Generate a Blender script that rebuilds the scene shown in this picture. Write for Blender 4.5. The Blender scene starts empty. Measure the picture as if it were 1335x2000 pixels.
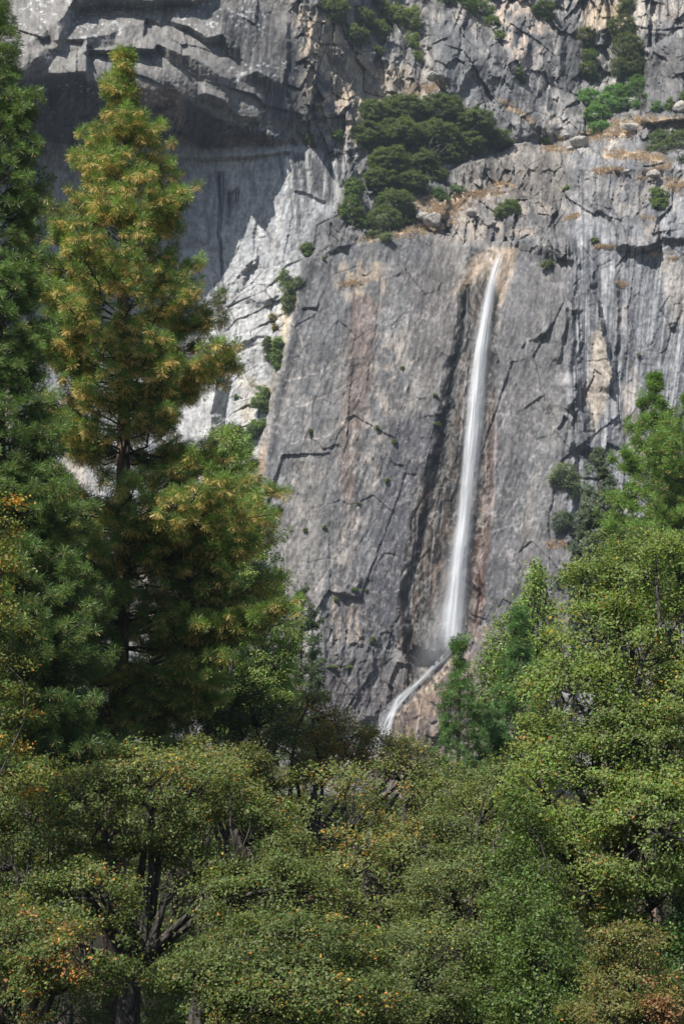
import bpy, math, random
import numpy as np

# ------------------------------------------------------------------ camera model
W0, H0 = 1335.0, 2000.0
PITCH = math.radians(14.5)
VFOV = math.radians(30.0)
FPX = (H0/2)/math.tan(VFOV/2)
CAM = np.array([0.0, 0.0, 1.7])
FWD = np.array([0.0, math.cos(PITCH), math.sin(PITCH)])
UPV = np.array([0.0, -math.sin(PITCH), math.cos(PITCH)])
RIG = np.array([1.0, 0.0, 0.0])

def ray(u, v):
    u = np.asarray(u, float); v = np.asarray(v, float)
    dx = (u-W0/2)/FPX; dz = -(v-H0/2)/FPX
    return FWD + dx[..., None]*RIG + dz[..., None]*UPV

def at(u, v, Y):
    """world point seen in the direction (u, v) whose world Y is Y"""
    r = ray(u, v)
    t = np.asarray(Y, float)/r[..., 1]
    return CAM + r*t[..., None]

def mpp(Y):
    return Y/FPX

scene = bpy.context.scene
COL = scene.collection

# ------------------------------------------------------------------ mesh helpers
def make_mesh(name, verts, faces, mat=None, parent=None, cols=None, smooth=False, uvs=None):
    verts = np.ascontiguousarray(verts, dtype=np.float32)
    faces = np.ascontiguousarray(faces, dtype=np.int32)
    me = bpy.data.meshes.new(name)
    n = len(verts); f, k = faces.shape
    p = parent; off = np.zeros(3)
    while p is not None:
        off += np.array(p.location[:]); p = p.parent
    if parent is not None: verts = np.ascontiguousarray(verts-off.astype(np.float32))
    me.vertices.add(n); me.vertices.foreach_set('co', verts.ravel())
    me.loops.add(f*k); me.loops.foreach_set('vertex_index', faces.ravel())
    me.polygons.add(f)
    me.polygons.foreach_set('loop_start', np.arange(0, f*k, k, dtype=np.int32))
    me.polygons.foreach_set('loop_total', np.full(f, k, dtype=np.int32))
    if smooth:
        me.polygons.foreach_set('use_smooth', np.ones(f, dtype=bool))
    if cols is not None:
        for cname, c in cols.items():
            a = me.color_attributes.new(cname, 'FLOAT_COLOR', 'POINT')
            c4 = np.ones((n, 4), np.float32); c4[:, :c.shape[1]] = c
            a.data.foreach_set('color', c4.ravel())
    if uvs is not None:
        a = me.uv_layers.new(name='UVMap')
        a.data.foreach_set('uv', np.ascontiguousarray(uvs[faces.ravel()], dtype=np.float32).ravel())
    me.update(calc_edges=True)
    o = bpy.data.objects.new(name, me)
    COL.objects.link(o)
    if mat: me.materials.append(mat)
    if parent: o.parent = parent
    return o

def tubes(P, R, sides=5, cap=False):
    """P (N,K,3) polylines, R (N,K) radii -> verts, quads"""
    P = np.asarray(P, float); R = np.asarray(R, float)
    N, K, _ = P.shape
    T = np.gradient(P, axis=1)
    T /= np.linalg.norm(T, axis=2, keepdims=True)+1e-9
    ref = np.where(np.abs(T[:, :, 2:3]) > 0.9, np.array([1.0, 0, 0]), np.array([0, 0, 1.0]))
    A = np.cross(T, ref); A /= np.linalg.norm(A, axis=2, keepdims=True)+1e-9
    # keep the frame continuous by projecting the first one along
    A0 = A[:, 0]
    for k in range(1, K):
        a = A0 - (A0*T[:, k]).sum(1, keepdims=True)*T[:, k]
        a /= np.linalg.norm(a, axis=1, keepdims=True)+1e-9
        A[:, k] = a; A0 = a
    B = np.cross(T, A)
    th = np.arange(sides)*2*math.pi/sides
    c = np.cos(th)[None, None, :, None]; s = np.sin(th)[None, None, :, None]
    V = P[:, :, None, :] + R[:, :, None, None]*(c*A[:, :, None, :]+s*B[:, :, None, :])
    V = V.reshape(-1, 3)
    base = (np.arange(N)*K*sides)[:, None, None]
    k = np.arange(K-1)[None, :, None]*sides
    i = np.arange(sides)[None, None, :]
    j = (i+1) % sides
    F = np.stack([base+k+i, base+k+j, base+k+sides+j, base+k+sides+i], -1).reshape(-1, 4)
    return V, F

def merge(parts):
    V = []; F = []; off = 0
    for v, f in parts:
        V.append(v); F.append(f+off); off += len(v)
    return np.concatenate(V), np.concatenate(F)

def tag(o, label=None, cat=None, group=None, kind=None):
    if label: o['label'] = label
    if cat: o['category'] = cat
    if group: o['group'] = group
    if kind: o['kind'] = kind
    return o

def empty(name, loc, label=None, cat=None, group=None):
    o = bpy.data.objects.new(name, None)
    o.empty_display_size = 0.5
    COL.objects.link(o); o.location = tuple(float(a) for a in loc)
    return tag(o, label, cat, group)

# ------------------------------------------------------------------ noise
_tab = np.random.RandomState(7).rand(16, 256, 256)
def vn(x, y, seed=0):
    t = _tab[seed % 16]
    x = x + seed*17.31; y = y + seed*5.77
    xi = np.floor(x).astype(int); yi = np.floor(y).astype(int)
    fx = x-xi; fy = y-yi
    fx = fx*fx*fx*(fx*(fx*6-15)+10); fy = fy*fy*fy*(fy*(fy*6-15)+10)
    x0 = xi & 255; x1 = (xi+1) & 255; y0 = yi & 255; y1 = (yi+1) & 255
    return ((t[x0, y0]*(1-fx)+t[x1, y0]*fx)*(1-fy)+(t[x0, y1]*(1-fx)+t[x1, y1]*fx)*fy)*2-1
def fbm(x, y, oc=4, seed=0, gain=0.5):
    s = 0; a = 1; n = 0
    for i in range(oc):
        s = s+a*vn(x*2**i, y*2**i, seed+i*3); n += a; a *= gain
    return s/n
def ridged(x, y, oc=4, seed=0):
    s = 0; a = 1; n = 0
    for i in range(oc):
        s = s+a*(1-2*np.abs(vn(x*2**i, y*2**i, seed+i*3))); n += a; a *= 0.5
    return s/n
def cells(x, y, seed=0, jit=0.9):
    """Voronoi: nearest id hashes, vector to the cell point, F2-F1"""
    t = _tab[seed % 16]; t2 = _tab[(seed+1) % 16]; t3 = _tab[(seed+2) % 16]; t4 = _tab[(seed+3) % 16]
    xi = np.floor(x).astype(int); yi = np.floor(y).astype(int)
    F1 = np.full(x.shape, 9.0); F2 = np.full(x.shape, 9.0)
    ra = np.zeros(x.shape); rb = np.zeros(x.shape); dx = np.zeros(x.shape); dy = np.zeros(x.shape)
    for a in (-1, 0, 1):
        for b in (-1, 0, 1):
            cx = (xi+a) & 255; cy = (yi+b) & 255
            px = xi+a+0.5+jit*(t[cx, cy]-0.5); py = yi+b+0.5+jit*(t2[cx, cy]-0.5)
            ddx = x-px; ddy = y-py
            d = np.sqrt(ddx*ddx+ddy*ddy)
            m = d < F1
            F2 = np.where(m, F1, np.minimum(F2, d))
            F1 = np.where(m, d, F1)
            ra = np.where(m, t3[cx, cy], ra); rb = np.where(m, t4[cx, cy], rb)
            dx = np.where(m, ddx, dx); dy = np.where(m, ddy, dy)
    return ra, rb, dx, dy, F2-F1
def sstep(a, b, x):
    t = np.clip((x-a)/(b-a), 0, 1); return t*t*(3-2*t)
def lin(c):
    c = np.asarray(c, float)/255.0
    return np.where(c <= 0.04045, c/12.92, ((c+0.055)/1.055)**2.4)

# ------------------------------------------------------------------ materials
def new_mat(name):
    m = bpy.data.materials.new(name); m.use_nodes = True
    nt = m.node_tree; nt.nodes.clear()
    out = nt.nodes.new('ShaderNodeOutputMaterial')
    return m, nt, out
def N(nt, t, **kw):
    n = nt.nodes.new(t)
    for k, v in kw.items():
        if k in n.inputs: n.inputs[k].default_value = v
        else: setattr(n, k, v)
    return n
SKY = 0.065; EXPO = 0.5
# ------------------------------------------------------------------ the cliff (a relief whose world depth Y is modelled)
STEP = 1.75
def axis(a, b, lo, hi):
    core = np.arange(a, b, STEP)
    left = [a]; s = STEP
    while left[-1] > lo: s *= 1.12; left.append(left[-1]-s)
    right = [b]; s = STEP
    while right[-1] < hi: s *= 1.12; right.append(right[-1]+s)
    return np.concatenate([np.array(left[1:])[::-1], core, np.array(right)])
AU = axis(-30, 1365, -900, 2300)
AV = axis(-30, 1560, -420, 1800)
GU, GV = np.meshgrid(AU, AV)
# warped coordinates: every drawn edge becomes irregular
wu = GU + 9*fbm(GU/55, GV/55, 3, 1) + 3.5*fbm(GU/13, GV/13, 3, 2)
wv = GV + 8*fbm(GU/60, GV/60, 3, 4) + 3.5*fbm(GU/14, GV/14, 3, 5)

def bilerp(us, vs, T, u, v):
    T = np.asarray(T, float); us = np.asarray(us, float); vs = np.asarray(vs, float)
    u = np.clip(u, us[0], us[-1]-1e-6); v = np.clip(v, vs[0], vs[-1]-1e-6)
    i = np.clip(np.searchsorted(us, u, side='right')-1, 0, len(us)-2)
    j = np.clip(np.searchsorted(vs, v, side='right')-1, 0, len(vs)-2)
    fu = (u-us[i])/(us[i+1]-us[i]); fv = (v-vs[j])/(vs[j+1]-vs[j])
    fu = fu*fu*(3-2*fu)*0.6+fu*0.4; fv = fv*fv*(3-2*fv)*0.6+fv*0.4
    return (T[j, i]*(1-fu)+T[j, i+1]*fu)*(1-fv)+(T[j+1, i]*(1-fu)+T[j+1, i+1]*fu)*fv

BU = [-900, 0, 150, 300, 450, 560, 620, 750, 880, 1000, 1110, 1200, 1335, 2300]
BV = [-420, 0, 150, 270, 330, 480, 700, 900, 1200, 1450, 1800]
BT = [
 [420, 424, 424, 424, 424, 424, 430, 470, 490, 495, 500, 500, 495, 470],
 [408, 411, 411, 411, 411, 413, 418, 450, 458, 464, 474, 470, 465, 440],
 [404, 409, 409, 410, 410, 411, 415, 436, 442, 447, 462, 464, 456, 430],
 [404, 409, 410, 410, 411, 412, 416, 426, 433, 440, 446, 440, 432, 415],
 [404, 410, 411, 411, 411, 411, 414, 421, 426, 430, 426, 411, 408, 400],
 [403, 410, 412, 412, 411, 408, 410, 412, 414, 413, 408, 402, 399, 390],
 [402, 410, 412, 411, 409, 403, 402, 405, 406, 406, 404, 398, 394, 380],
 [400, 408, 410, 408, 405, 400, 399, 401, 402, 402, 400, 394, 390, 375],
 [396, 404, 405, 403, 400, 397, 396, 397, 398, 397, 395, 389, 385, 370],
 [392, 400, 400, 398, 395, 392, 392, 393, 394, 392, 390, 385, 381, 368],
 [385, 392, 392, 390, 388, 385, 385, 385, 386, 385, 384, 380, 376, 362]]
Y = bilerp(BU, BV, BT, GU, GV)

def poly_sd(pts, pad=60, u=None, v=None):
    """signed distance in px, positive inside; -pad far away"""
    u = wu if u is None else u; v = wv if v is None else v
    P = np.asarray(pts, float)
    lo = P.min(0)-pad; hi = P.max(0)+pad
    m = (u > lo[0]) & (u < hi[0]) & (v > lo[1]) & (v < hi[1])
    out = np.full(u.shape, -float(pad))
    x = u[m]; y = v[m]
    d = np.full(x.shape, 1e9); ins = np.zeros(x.shape, bool)
    for k in range(len(P)):
        a = P[k]; b = P[(k+1) % len(P)]; e = b-a
        t = np.clip(((x-a[0])*e[0]+(y-a[1])*e[1])/(e@e+1e-9), 0, 1)
        d = np.minimum(d, np.hypot(x-a[0]-t*e[0], y-a[1]-t*e[1]))
        if a[1] != b[1]:
            c = ((a[1] > y) != (b[1] > y)) & (x < (b[0]-a[0])*(y-a[1])/(b[1]-a[1])+a[0])
            ins ^= c
    out[m] = np.maximum(np.where(ins, d, -d), -pad)
    return out
def line_d(pts, pad=25, u=None, v=None):
    u = wu if u is None else u; v = wv if v is None else v
    P = np.asarray(pts, float)
    lo = P.min(0)-pad; hi = P.max(0)+pad
    m = (u > lo[0]) & (u < hi[0]) & (v > lo[1]) & (v < hi[1])
    out = np.full(u.shape, float(pad)); x = u[m]; y = v[m]
    d = np.full(x.shape, float(pad))
    for a, b in zip(P[:-1], P[1:]):
        e = b-a
        t = np.clip(((x-a[0])*e[0]+(y-a[1])*e[1])/(e@e+1e-9), 0, 1)
        d = np.minimum(d, np.hypot(x-a[0]-t*e[0], y-a[1]-t*e[1]))
    out[m] = d
    return out

FS = 0.9
LIN = True
def lip(pts, d, under, up=60, ease=10, w=1.0):
    """rock above the line stands d metres proud, the underside runs back over `under` px below it"""
    global Y
    P = np.asarray(pts, float)
    vl = np.interp(wu, P[:, 0], P[:, 1])
    dd = np.interp(wu, P[:, 0], d) if np.ndim(d) else float(d)
    uu = np.interp(wu, P[:, 0], under) if np.ndim(under) else float(under)
    s = wv-vl
    side = sstep(P[0, 0]-ease, P[0, 0]+ease, wu)*(1-sstep(P[-1, 0]-ease, P[-1, 0]+ease, wu))
    if LIN:
        Y = Y-dd*FS*side*np.where(s < 0, np.clip(1+s/(up*1.25), 0, 1), np.clip(1-s/uu, 0, 1)); return
    prof = np.where(s < 0, np.exp(np.minimum(s, 0)/up), np.clip(1-s/uu, 0, 1))
    Y = Y-dd*FS*(0.8+0.5*fbm(GU/24+w, GV*0+len(P), 2, 3))*side*prof
def plate(pts, d, edge=3, pad=60):
    global Y
    Y = Y-d*sstep(-edge, edge, poly_sd(pts, pad))
def rib(pts, d, w, fall):
    """step along a steep line: proud on the left, falling back to the right over w px, fading to the left over `fall`"""
    global Y
    P = np.asarray(pts, float)
    ul = np.interp(wv, P[:, 1], P[:, 0])
    s = wu-ul
    e = sstep(P[0, 1]-12, P[0, 1]+12, wv)*(1-sstep(P[-1, 1]-12, P[-1, 1]+12, wv))
    Y = Y-d*FS*e*np.where(s < 0, np.exp(np.minimum(s, 0)/fall), np.clip(1-s/w, 0, 1))
def ribL(pts, d, w, fall):
    """proud on the right of the line"""
    global Y
    P = np.asarray(pts, float)
    ul = np.interp(wv, P[:, 1], P[:, 0])
    s = ul-wu
    e = sstep(P[0, 1]-12, P[0, 1]+12, wv)*(1-sstep(P[-1, 1]-12, P[-1, 1]+12, wv))
    Y = Y-d*FS*e*np.where(s < 0, np.exp(np.minimum(s, 0)/fall), np.clip(1-s/w, 0, 1))

WU_, WV_ = wu, wv
wu = GU+.3*(wu-GU)+1.5*fbm(GU/8, GV/8, 2, 3); wv = GV+.3*(wv-GV)+2.0*fbm(GU/12, GV/30, 3, 8)
# --- the great arch, upper left: overhanging mass with stacked lips
LA = np.array([(-900, 215), (-200, 190), (60, 152), (100, 143), (165, 142), (172, 158), (240, 166), (300, 178), (330, 160), (350, 182),
               (390, 206), (430, 232), (480, 254), (520, 264), (560, 272), (592, 276)], float)
CE = 284.0
vl = np.interp(wu, LA[:, 0], LA[:, 1])
dA = np.interp(wu, [-900, 60, 240, 350, 450, 520, 560, 592], [34, 31, 26, 19, 9.5, 4.0, 1.3, 0])
dA = dA*(1-sstep(588, 600, wu))
above = np.where(wu < 150, np.maximum(dA, 30), dA)
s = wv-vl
edge_u = 596+0.0*wv
fade = 1-sstep(440, 640, wu+0.55*np.minimum(wv-270, 0)*-0.6)
mass = np.where(wu < 592, above, 0)
# above the lip the mass keeps its thickness along the arch and dies out to the right
massup = np.interp(wu-0.25*(wv-150), [-900, 60, 240, 350, 450, 520, 560, 640], [34, 33, 27, 20, 12, 5, 1.6, 0])*(0.42+0.58*sstep(-20, 190, wv))
m_above = np.where(s < 0, massup*np.clip(-s/60, 0, 1)+mass*np.clip(1+s/60, 0, 1), 0)
m_below = np.where(s >= 0, mass*np.clip(1-s/np.maximum(CE-vl, 4), 0, 1)**0.85, 0)
Y = Y-m_above-m_below
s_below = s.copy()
# stacked lips inside the mass
lip([(225, 112), (245, 92), (300, 96), (306, 86), (330, 95), (370, 110), (400, 126), (430, 150), (462, 163)], [0, 6, 7, 5, 6.5, 6.5, 6, 4, 0], [20, 12, 10, 9, 26, 36, 40, 30, 8], 45, 4)
lip([(95, 78), (113, 78), (160, 73), (215, 66), (250, 51), (281, 46), (284, 34), (312, 42), (322, 24)], [0, 9, 8.5, 7, 5.5, 5, 4, 3, 0], [18, 26, 22, 26, 34, 30, 10, 8, 8], 48, 4)
lip([(318, 34), (340, 42), (370, 52), (405, 74), (435, 66), (450, 90), (470, 120)], [0, 4, 5, 6, 5, 4, 0], [8, 10, 10, 14, 22, 20, 10], 40, 5)
lip([(-60, 95), (0, 86), (55, 84), (90, 62), (120, 36), (142, 2), (170, -40)], [6, 9, 11, 12, 12, 12, 8], [40, 60, 70, 70, 60, 40, 40], 90, 6)
lip([(150, 8), (200, -6), (290, 2), (345, -4), (380, 2), (420, -20)], [7, 10, 8, 8, 6, 3], [16, 20, 14, 12, 12, 10], 70, 8)
lip([(385, 185), (400, 182), (440, 196), (445, 206), (450, 214)], [0, 4, 4, 3.5, 0], [6, 12, 14, 10, 6], 22, 3)
lip([(430, 205), (470, 226), (505, 232), (516, 240)], [0, 2.5, 2.5, 0], [6, 12, 14, 10], 25, 3)
lip([(462, 150), (500, 140), (525, 152), (545, 180)], [0, 4, 3.5, 0], [12, 24, 24, 12], 30, 5)
lip([(160, 100), (168, 97), (235, 100), (245, 92)], [0, 5, 5, 0], [4, 10, 10, 6], 30, 3)
rib([(168, 88), (170, 150)], 5, 4, 70)
lip([(85, 246), (100, 248), (150, 262), (185, 272), (200, 275)], [0, 4, 4, 3, 0], [10, 14, 14, 10, 8], 60, 4)
lip([(60, 120), (75, 112), (88, 118)], [0, 3, 0], [6, 10, 6], 20, 3)
# ceiling band, small step just under the lip's root
lip([(240, 303), (320, 303), (420, 306), (500, 302), (560, 296), (590, 288)], [1.0, 2.6, 2.6, 2.4, 1.6, 0], 7, 30, 6)
wu, wv = WU_, WV_
# --- recess wall
FS = 0.6; LIN = False
lip([(420, 338), (428, 336), (440, 337), (446, 345)], [0, 1.4, 1.4, 0], 5, 14, 2)
rib([(408, 345), (412, 400), (405, 470)], 2.0, 6, 40)
lip([(432, 385), (445, 376), (464, 368), (470, 376)], [0, 2, 2, 0], 6, 20, 2)
rib([(487, 520), (500, 430), (520, 360)][::-1], 1.2, 5, 25)
rib([(425, 700), (424, 750), (418, 800), (412, 860)], 8, 26, 26)
lip([(395, 680), (425, 672), (440, 690), (470, 668), (500, 655), (520, 650)], [1, 3, 4, 3, 2, 0], [10, 12, 12, 10, 6, 4], 30, 4)
lip([(468, 590), (490, 578), (500, 590), (520, 588), (545, 575)], [0, 3, 2, 3.5, 0], [6, 14, 10, 16, 4], 26, 3)
rib([(475, 560), (478, 520), (500, 500)][::-1], 1.8, 8, 12)
lip([(455, 550), (470, 530), (500, 512), (505, 516)], [0, 2, 3, 0], [8, 12, 8, 4], 20, 3)
lip([(555, 370), (590, 378), (625, 390), (650, 402)], [0, 1.6, 1.8, 0], 6, 30, 3)
lip([(470, 355), (525, 348), (548, 353)], [0, 1.2, 0], 4, 14, 3)
FS = 0.5
# --- slab carrying the fall: proud of the recess
slabL = [(620, 300), (700, 330), (720, 420), (668, 470), (600, 500), (584, 545), (580, 600), (565, 650), (548, 700), (533, 760), (517, 830),
         (500, 900), (492, 960), (480, 1500), (1110, 1500), (1110, 300)]
plate([(690, 440), (640, 470), (600, 500), (584, 540), (578, 600), (565, 650), (548, 700), (533, 760), (517, 830), (500, 900), (490, 1000),
       (470, 1900), (1120, 1900), (1120, 600), (1000, 490), (900, 470)], 3.0, 9, 40)
lip([(588, 600), (596, 596), (618, 600), (622, 602)], [0, 2.4, 2.4, 0], 5, 18, 2)
lip([(628, 505), (645, 492), (668, 480), (690, 474)], [0, 2.5, 2.5, 0], [6, 12, 8, 4], 30, 3)
lip([(651, 1149), (662, 1151), (678, 1152), (694, 1156), (712, 1158)], [0, 4.2, 4.2, 2.2, 0], [6, 14, 14, 6, 3], 30, 2)
lip([(696, 1140), (700, 1136), (712, 1140)], [0, 1.5, 0], 5, 12, 2)
rib([(716, 1222), (728, 1240), (738, 1266)], 1.6, 5, 10)
lip([(731, 1242), (745, 1231), (758, 1228), (773, 1238)], [0, 1.2, 1.0, 0], 4, 14, 2)
lip([(673, 1262), (690, 1258), (712, 1262)], [0, 1.0, 0], 3, 16, 2)
lip([(770, 1155+0), (790, 1152)], 0, 4, 10, 2)
# the broken foot of the slab
lip([(752, 1335), (762, 1338), (768, 1346), (778, 1352)], [0, 2.6, 2.4, 0], [4, 10, 8, 4], 16, 2)
lip([(560, 1392), (640, 1420), (690, 1412), (720, 1396), (740, 1380)], [2, 3, 3, 2, 0], 12, 20, 4)
# waterfall groove
def groove(pts, w, d, soft=14):
    global Y
    P = np.asarray(pts, float)
    uc = np.interp(wv, P[:, 1], P[:, 0]); ww = np.interp(wv, P[:, 1], w)
    e = sstep(P[0, 1]-10, P[0, 1]+30, wv)*(1-sstep(P[-1, 1]-30, P[-1, 1]+10, wv))
    s = np.abs(wu-uc)
    Y = Y+np.interp(wv, P[:, 1], d)*e*(1-sstep(ww-soft, ww+soft*0.4, s))
groove([(945, 470), (938, 560), (925, 650), (912, 750), (900, 850), (890, 950), (872, 1050), (858, 1150), (850, 1250), (846, 1330)],
       [12, 38, 42, 44, 48, 56, 66, 70, 62, 30], [.5, 1.5, 1.7, 1.6, 1.5, 1.8, 2.0, 2.4, 3.5, 4], 17)
rib([(905, 555), (900, 600), (893, 650), (884, 700), (876, 760), (862, 850), (850, 905)], .8, 7, 70)
# overhang scoop at the foot of the fall
lip([(800, 1250), (812, 1259), (830, 1270), (850, 1272), (880, 1266)], [0, 8, 9, 8, 0], [8, 26, 34, 34, 10], 60, 4)
rib([(935, 1100), (938, 1140), (935, 1200)], -2.5, 6, 14)
lip([(905, 1128), (915, 1134), (928, 1140), (936, 1150)], [0, 3, 3, 0], 9, 20, 2)
lip([(908, 1200), (918, 1206), (930, 1214)], [0, 2.5, 0], 6, 18, 2)
rib([(956, 675), (962, 684), (966, 700)], 2, 5, 12)
lip([(860, 770), (872, 790), (880, 784), (886, 800)], [0, 1.8, 1.4, 0], 6, 20, 2)
lip([(845, 800), (856, 806), (872, 812)], [0, 1.2, 0], 4, 14, 2)
lip([(745, 550), (775, 535), (790, 533)], [0, 0.9, 0], 3, 30, 3)
lip([(800, 768), (815, 776), (832, 776)], [0, 1.1, 0], 4, 20, 2)
lip([(1012, 670), (1022, 672), (1030, 662), (1050, 660), (1066, 645), (1070, 655)], [0, 1.6, 0, 2.6, 2.6, 0], [3, 6, 3, 10, 14, 4], 30, 2)
lip([(1015, 800), (1030, 790), (1055, 776), (1068, 768)], [0, 1.0, 1.2, 0], 4, 30, 2)
rib([(1067, 690), (1070, 715), (1085, 742)], 1.4, 6, 14)
rib([(990, 1075), (1000, 1085), (1012, 1105)], 1.5, 5, 20)
# --- bench country above the fall: benches seen edge on
lip([(640, 300), (700, 288), (780, 296)], [0, 3, 0], 8, 40, 4)
for (pts, d, un) in [
    ([(730, 470), (780, 450), (860, 440), (920, 430), (985, 424), (1050, 420), (1105, 400)], [0, 2, 2.5, 3, 3, 2.5, 0], 6),
    ([(820, 470), (880, 470), (950, 458), (1000, 452), (1060, 440)], [0, 1.4, 1.8, 1.4, 0], 4),
    ([(820, 395), (900, 378), (960, 372), (1020, 368), (1100, 350)], [0, 2.5, 3, 3, 0], 6),
    ([(880, 300), (930, 292), (1000, 282), (1060, 290), (1120, 300)], [0, 2, 2, 2, 0], 5)]:
    lip(pts, np.asarray(d)*.45, un, 28, 5)
def bench(pts, d):
    """rock above this line stands further back"""
    global Y
    P = np.asarray(pts, float)
    vl = np.interp(wu, P[:, 0], P[:, 1])
    side = sstep(P[0, 0]-25, P[0, 0]+25, wu)*(1-sstep(P[-1, 0]-25, P[-1, 0]+25, wu))
    Y = Y+d*side*(1-sstep(-7, 1, wv-vl))
bench([(700, 480), (800, 455), (900, 462), (960, 482), (1100, 460)], 2.5)
bench([(880, 330), (960, 300), (1040, 285), (1110, 300)], 3)
bench([(1120, 300), (1180, 262), (1260, 240), (1335, 232), (1500, 232)], 4)
bench([(1120, 330), (1200, 300), (1280, 310), (1345, 330), (1500, 330)], 3)
plate([(828, 30), (880, -20), (930, 40), (975, 100), (1010, 160), (1050, 215), (1085, 262), (1000, 290), (900, 255), (852, 196), (835, 110)], 5, 16)
plate([(850, 60), (900, 50), (930, 130), (900, 190), (860, 150)], 2.5, 12)
plate([(935, 50), (1000, 20), (1030, 90), (1000, 130), (960, 110)], 3, 12)
plate([(640, 120), (760, 130), (830, 180), (800, 200), (690, 190), (640, 210)], -3, 20)
# --- upper middle pillar (right-leaning slabs) and gully
rib([(1000, 40), (1010, 120), (1060, 190), (1088, 255)], 6, 16, 70)
rib([(828, 30), (832, 90), (850, 150), (880, 200)], -5, 10, 30)
rib([(930, 60), (970, 120), (985, 160)], 3.5, 8, 40)
rib([(1080, 30), (1096, 90), (1092, 150), (1120, 180)], 6, 12, 30)
lip([(1140, 52), (1165, 58), (1200, 56), (1250, 62)], [2, 5, 5, 3], 14, 30, 6)
lip([(1225, 80), (1265, 62), (1335, 70)], [0, 4, 3], 12, 30, 6)
plate([(1262, 100), (1335, 60), (1420, 60), (1420, 230), (1240, 240), (1262, 200)], 9, 6)
rib([(612, 40), (600, 110), (604, 200), (610, 262)], 3, 8, 26)
rib([(560, 40), (556, 120), (545, 170)], 3, 8, 26)
rib([(690, 130), (684, 180), (700, 240)], 2.5, 8, 30)
lip([(600, 215), (618, 205), (630, 212)], [0, 2.5, 0], 10, 20, 3)
# --- right buttress
FS = 0.85
plate([(1120, 300), (1160, 285), (1250, 300), (1335, 320), (1700, 300), (1700, 480), (1290, 470), (1276, 490), (1204, 484), (1195, 440), (1150, 400), (1118, 350)], 1.6, 7)
lip([(1196, 484), (1202, 484), (1230, 487), (1260, 484), (1276, 478), (1282, 470)], [0, 2.8, 3.1, 3.1, 2.8, 0], [3, 9, 10, 10, 9, 3], 120, 1.5)
lip([(1134, 418), (1140, 418), (1160, 414), (1180, 412), (1188, 414)], [0, 1.6, 1.2, 1.4, 0], [4, 10, 8, 8, 4], 60, 2)
lip([(1295, 455), (1300, 452), (1305, 448)], [0, 2, 0], 5, 12, 2)
rib([(1118, 470), (1124, 560), (1130, 640), (1128, 740), (1118, 800)], 2.6, 12, 40)
rib([(1150, 540), (1168, 600), (1180, 660), (1192, 720), (1196, 760)], 4.5, 10, 26)
rib([(1120, 740), (1128, 790), (1140, 830), (1154, 880)], 7, 26, 20)
rib([(1098, 560), (1102, 600), (1094, 700)], 2.2, 7, 22)
lip([(1095, 660), (1100, 652), (1106, 655)], [0, 1.6, 0], 6, 14, 2)
rib([(1200, 540), (1206, 600), (1202, 680), (1190, 780)], 1.6, 8, 30)
lip([(1075, 838), (1086, 830), (1100, 812), (1115, 822)], [0, 1.6, 2.4, 0], 6, 20, 3)
rib([(1110, 1080), (1108, 1160), (1112, 1240)], 4, 8, 40)
lip([(1090, 1068), (1110, 1060), (1130, 1064)], [0, 3, 0], 6, 16, 3)
# --- brown ridge beside the cascade (proud, in front of the groove's foot)
ridge = [(968, 1212), (930, 1226), (905, 1246), (880, 1282), (850, 1318), (812, 1352), (776, 1384), (756, 1402), (742, 1440), (700, 1700), (1090, 1700), (1075, 1400), (1000, 1240)]
sd = poly_sd(ridge, 60)
Y = Y-sstep(-2, 5, sd)*(7.5+0.05*np.clip(sd, 0, 60))

BASE_PX = GV.copy()
# --- joints: several scales of tilted facets
def facets(cu, cv, ang, amp_o, amp_t, seed, weight, crack=0.0, cw=0.05):
    global Y, CR
    c, s_ = np.cos(ang), np.sin(ang)
    a = GU+0.25*(wu-GU)+2*fbm(GU/20, GV/20, 2, seed+3); b = GV+0.25*(wv-GV)+2*fbm(GU/20, GV/20, 2, seed+4)
    x = (a*c+b*s_)/cu; y = (-a*s_+b*c)/cv
    ra, rb, dx, dy, e = cells(x, y, seed)
    Y = Y+weight*(amp_o*(ra-0.5)+amp_t*((rb-0.5)*2*dx+(((ra*7.3) % 1)-0.5)*1.6*dy))
    if crack:
        k = 1-sstep(0.0, cw, e)
        Y = Y+weight*crack*k
        CR = np.maximum(CR, k*np.clip(weight, 0, 1)*(rb > 0.45))
CR = np.zeros(GU.shape)
def zone(pts, soft=25): return sstep(-soft, soft, poly_sd(pts, soft+5))
Z_arch = zone([(-900, -420), (520, -420), (600, 275), (60, 160), (-900, 230)], 8)
Z_rec = zone([(-900, 282), (600, 284), (680, 320), (640, 460), (600, 520), (580, 620), (540, 720), (500, 900), (480, 1000), (-900, 1000)], 12)
Z_slab = zone([(690, 450), (600, 500), (578, 600), (533, 760), (490, 960), (440, 1800), (1100, 1800), (1110, 520), (980, 480)], 14)
Z_but = zone([(1110, 300), (1700, 300), (2300, 1800), (1110, 1800)], 14)
Z_up = np.clip(1-Z_arch-Z_rec-Z_slab-Z_but, 0, 1)+.65*Z_but*(1-sstep(380, 470, wv))*(wu < 1800)
Z_pil = sstep(-12, 12, poly_sd([(840, 30), (930, 60), (990, 130), (1050, 215), (1085, 262), (1000, 290), (900, 255), (852, 196)], 30))
Z_recR = Z_rec*sstep(410, 470, wu)*sstep(470, 560, wv)
Z_foot = Z_slab*sstep(1180, 1260, wv)
ANG = 0.12-0.55*0
facets(64, 150, ANG, 1.6, 4.2, 1, 0.8*Z_up*(1-.6*Z_pil)+0.06*Z_slab+0.3*Z_but+0.5*Z_foot, 0.35, 0.03)
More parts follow.
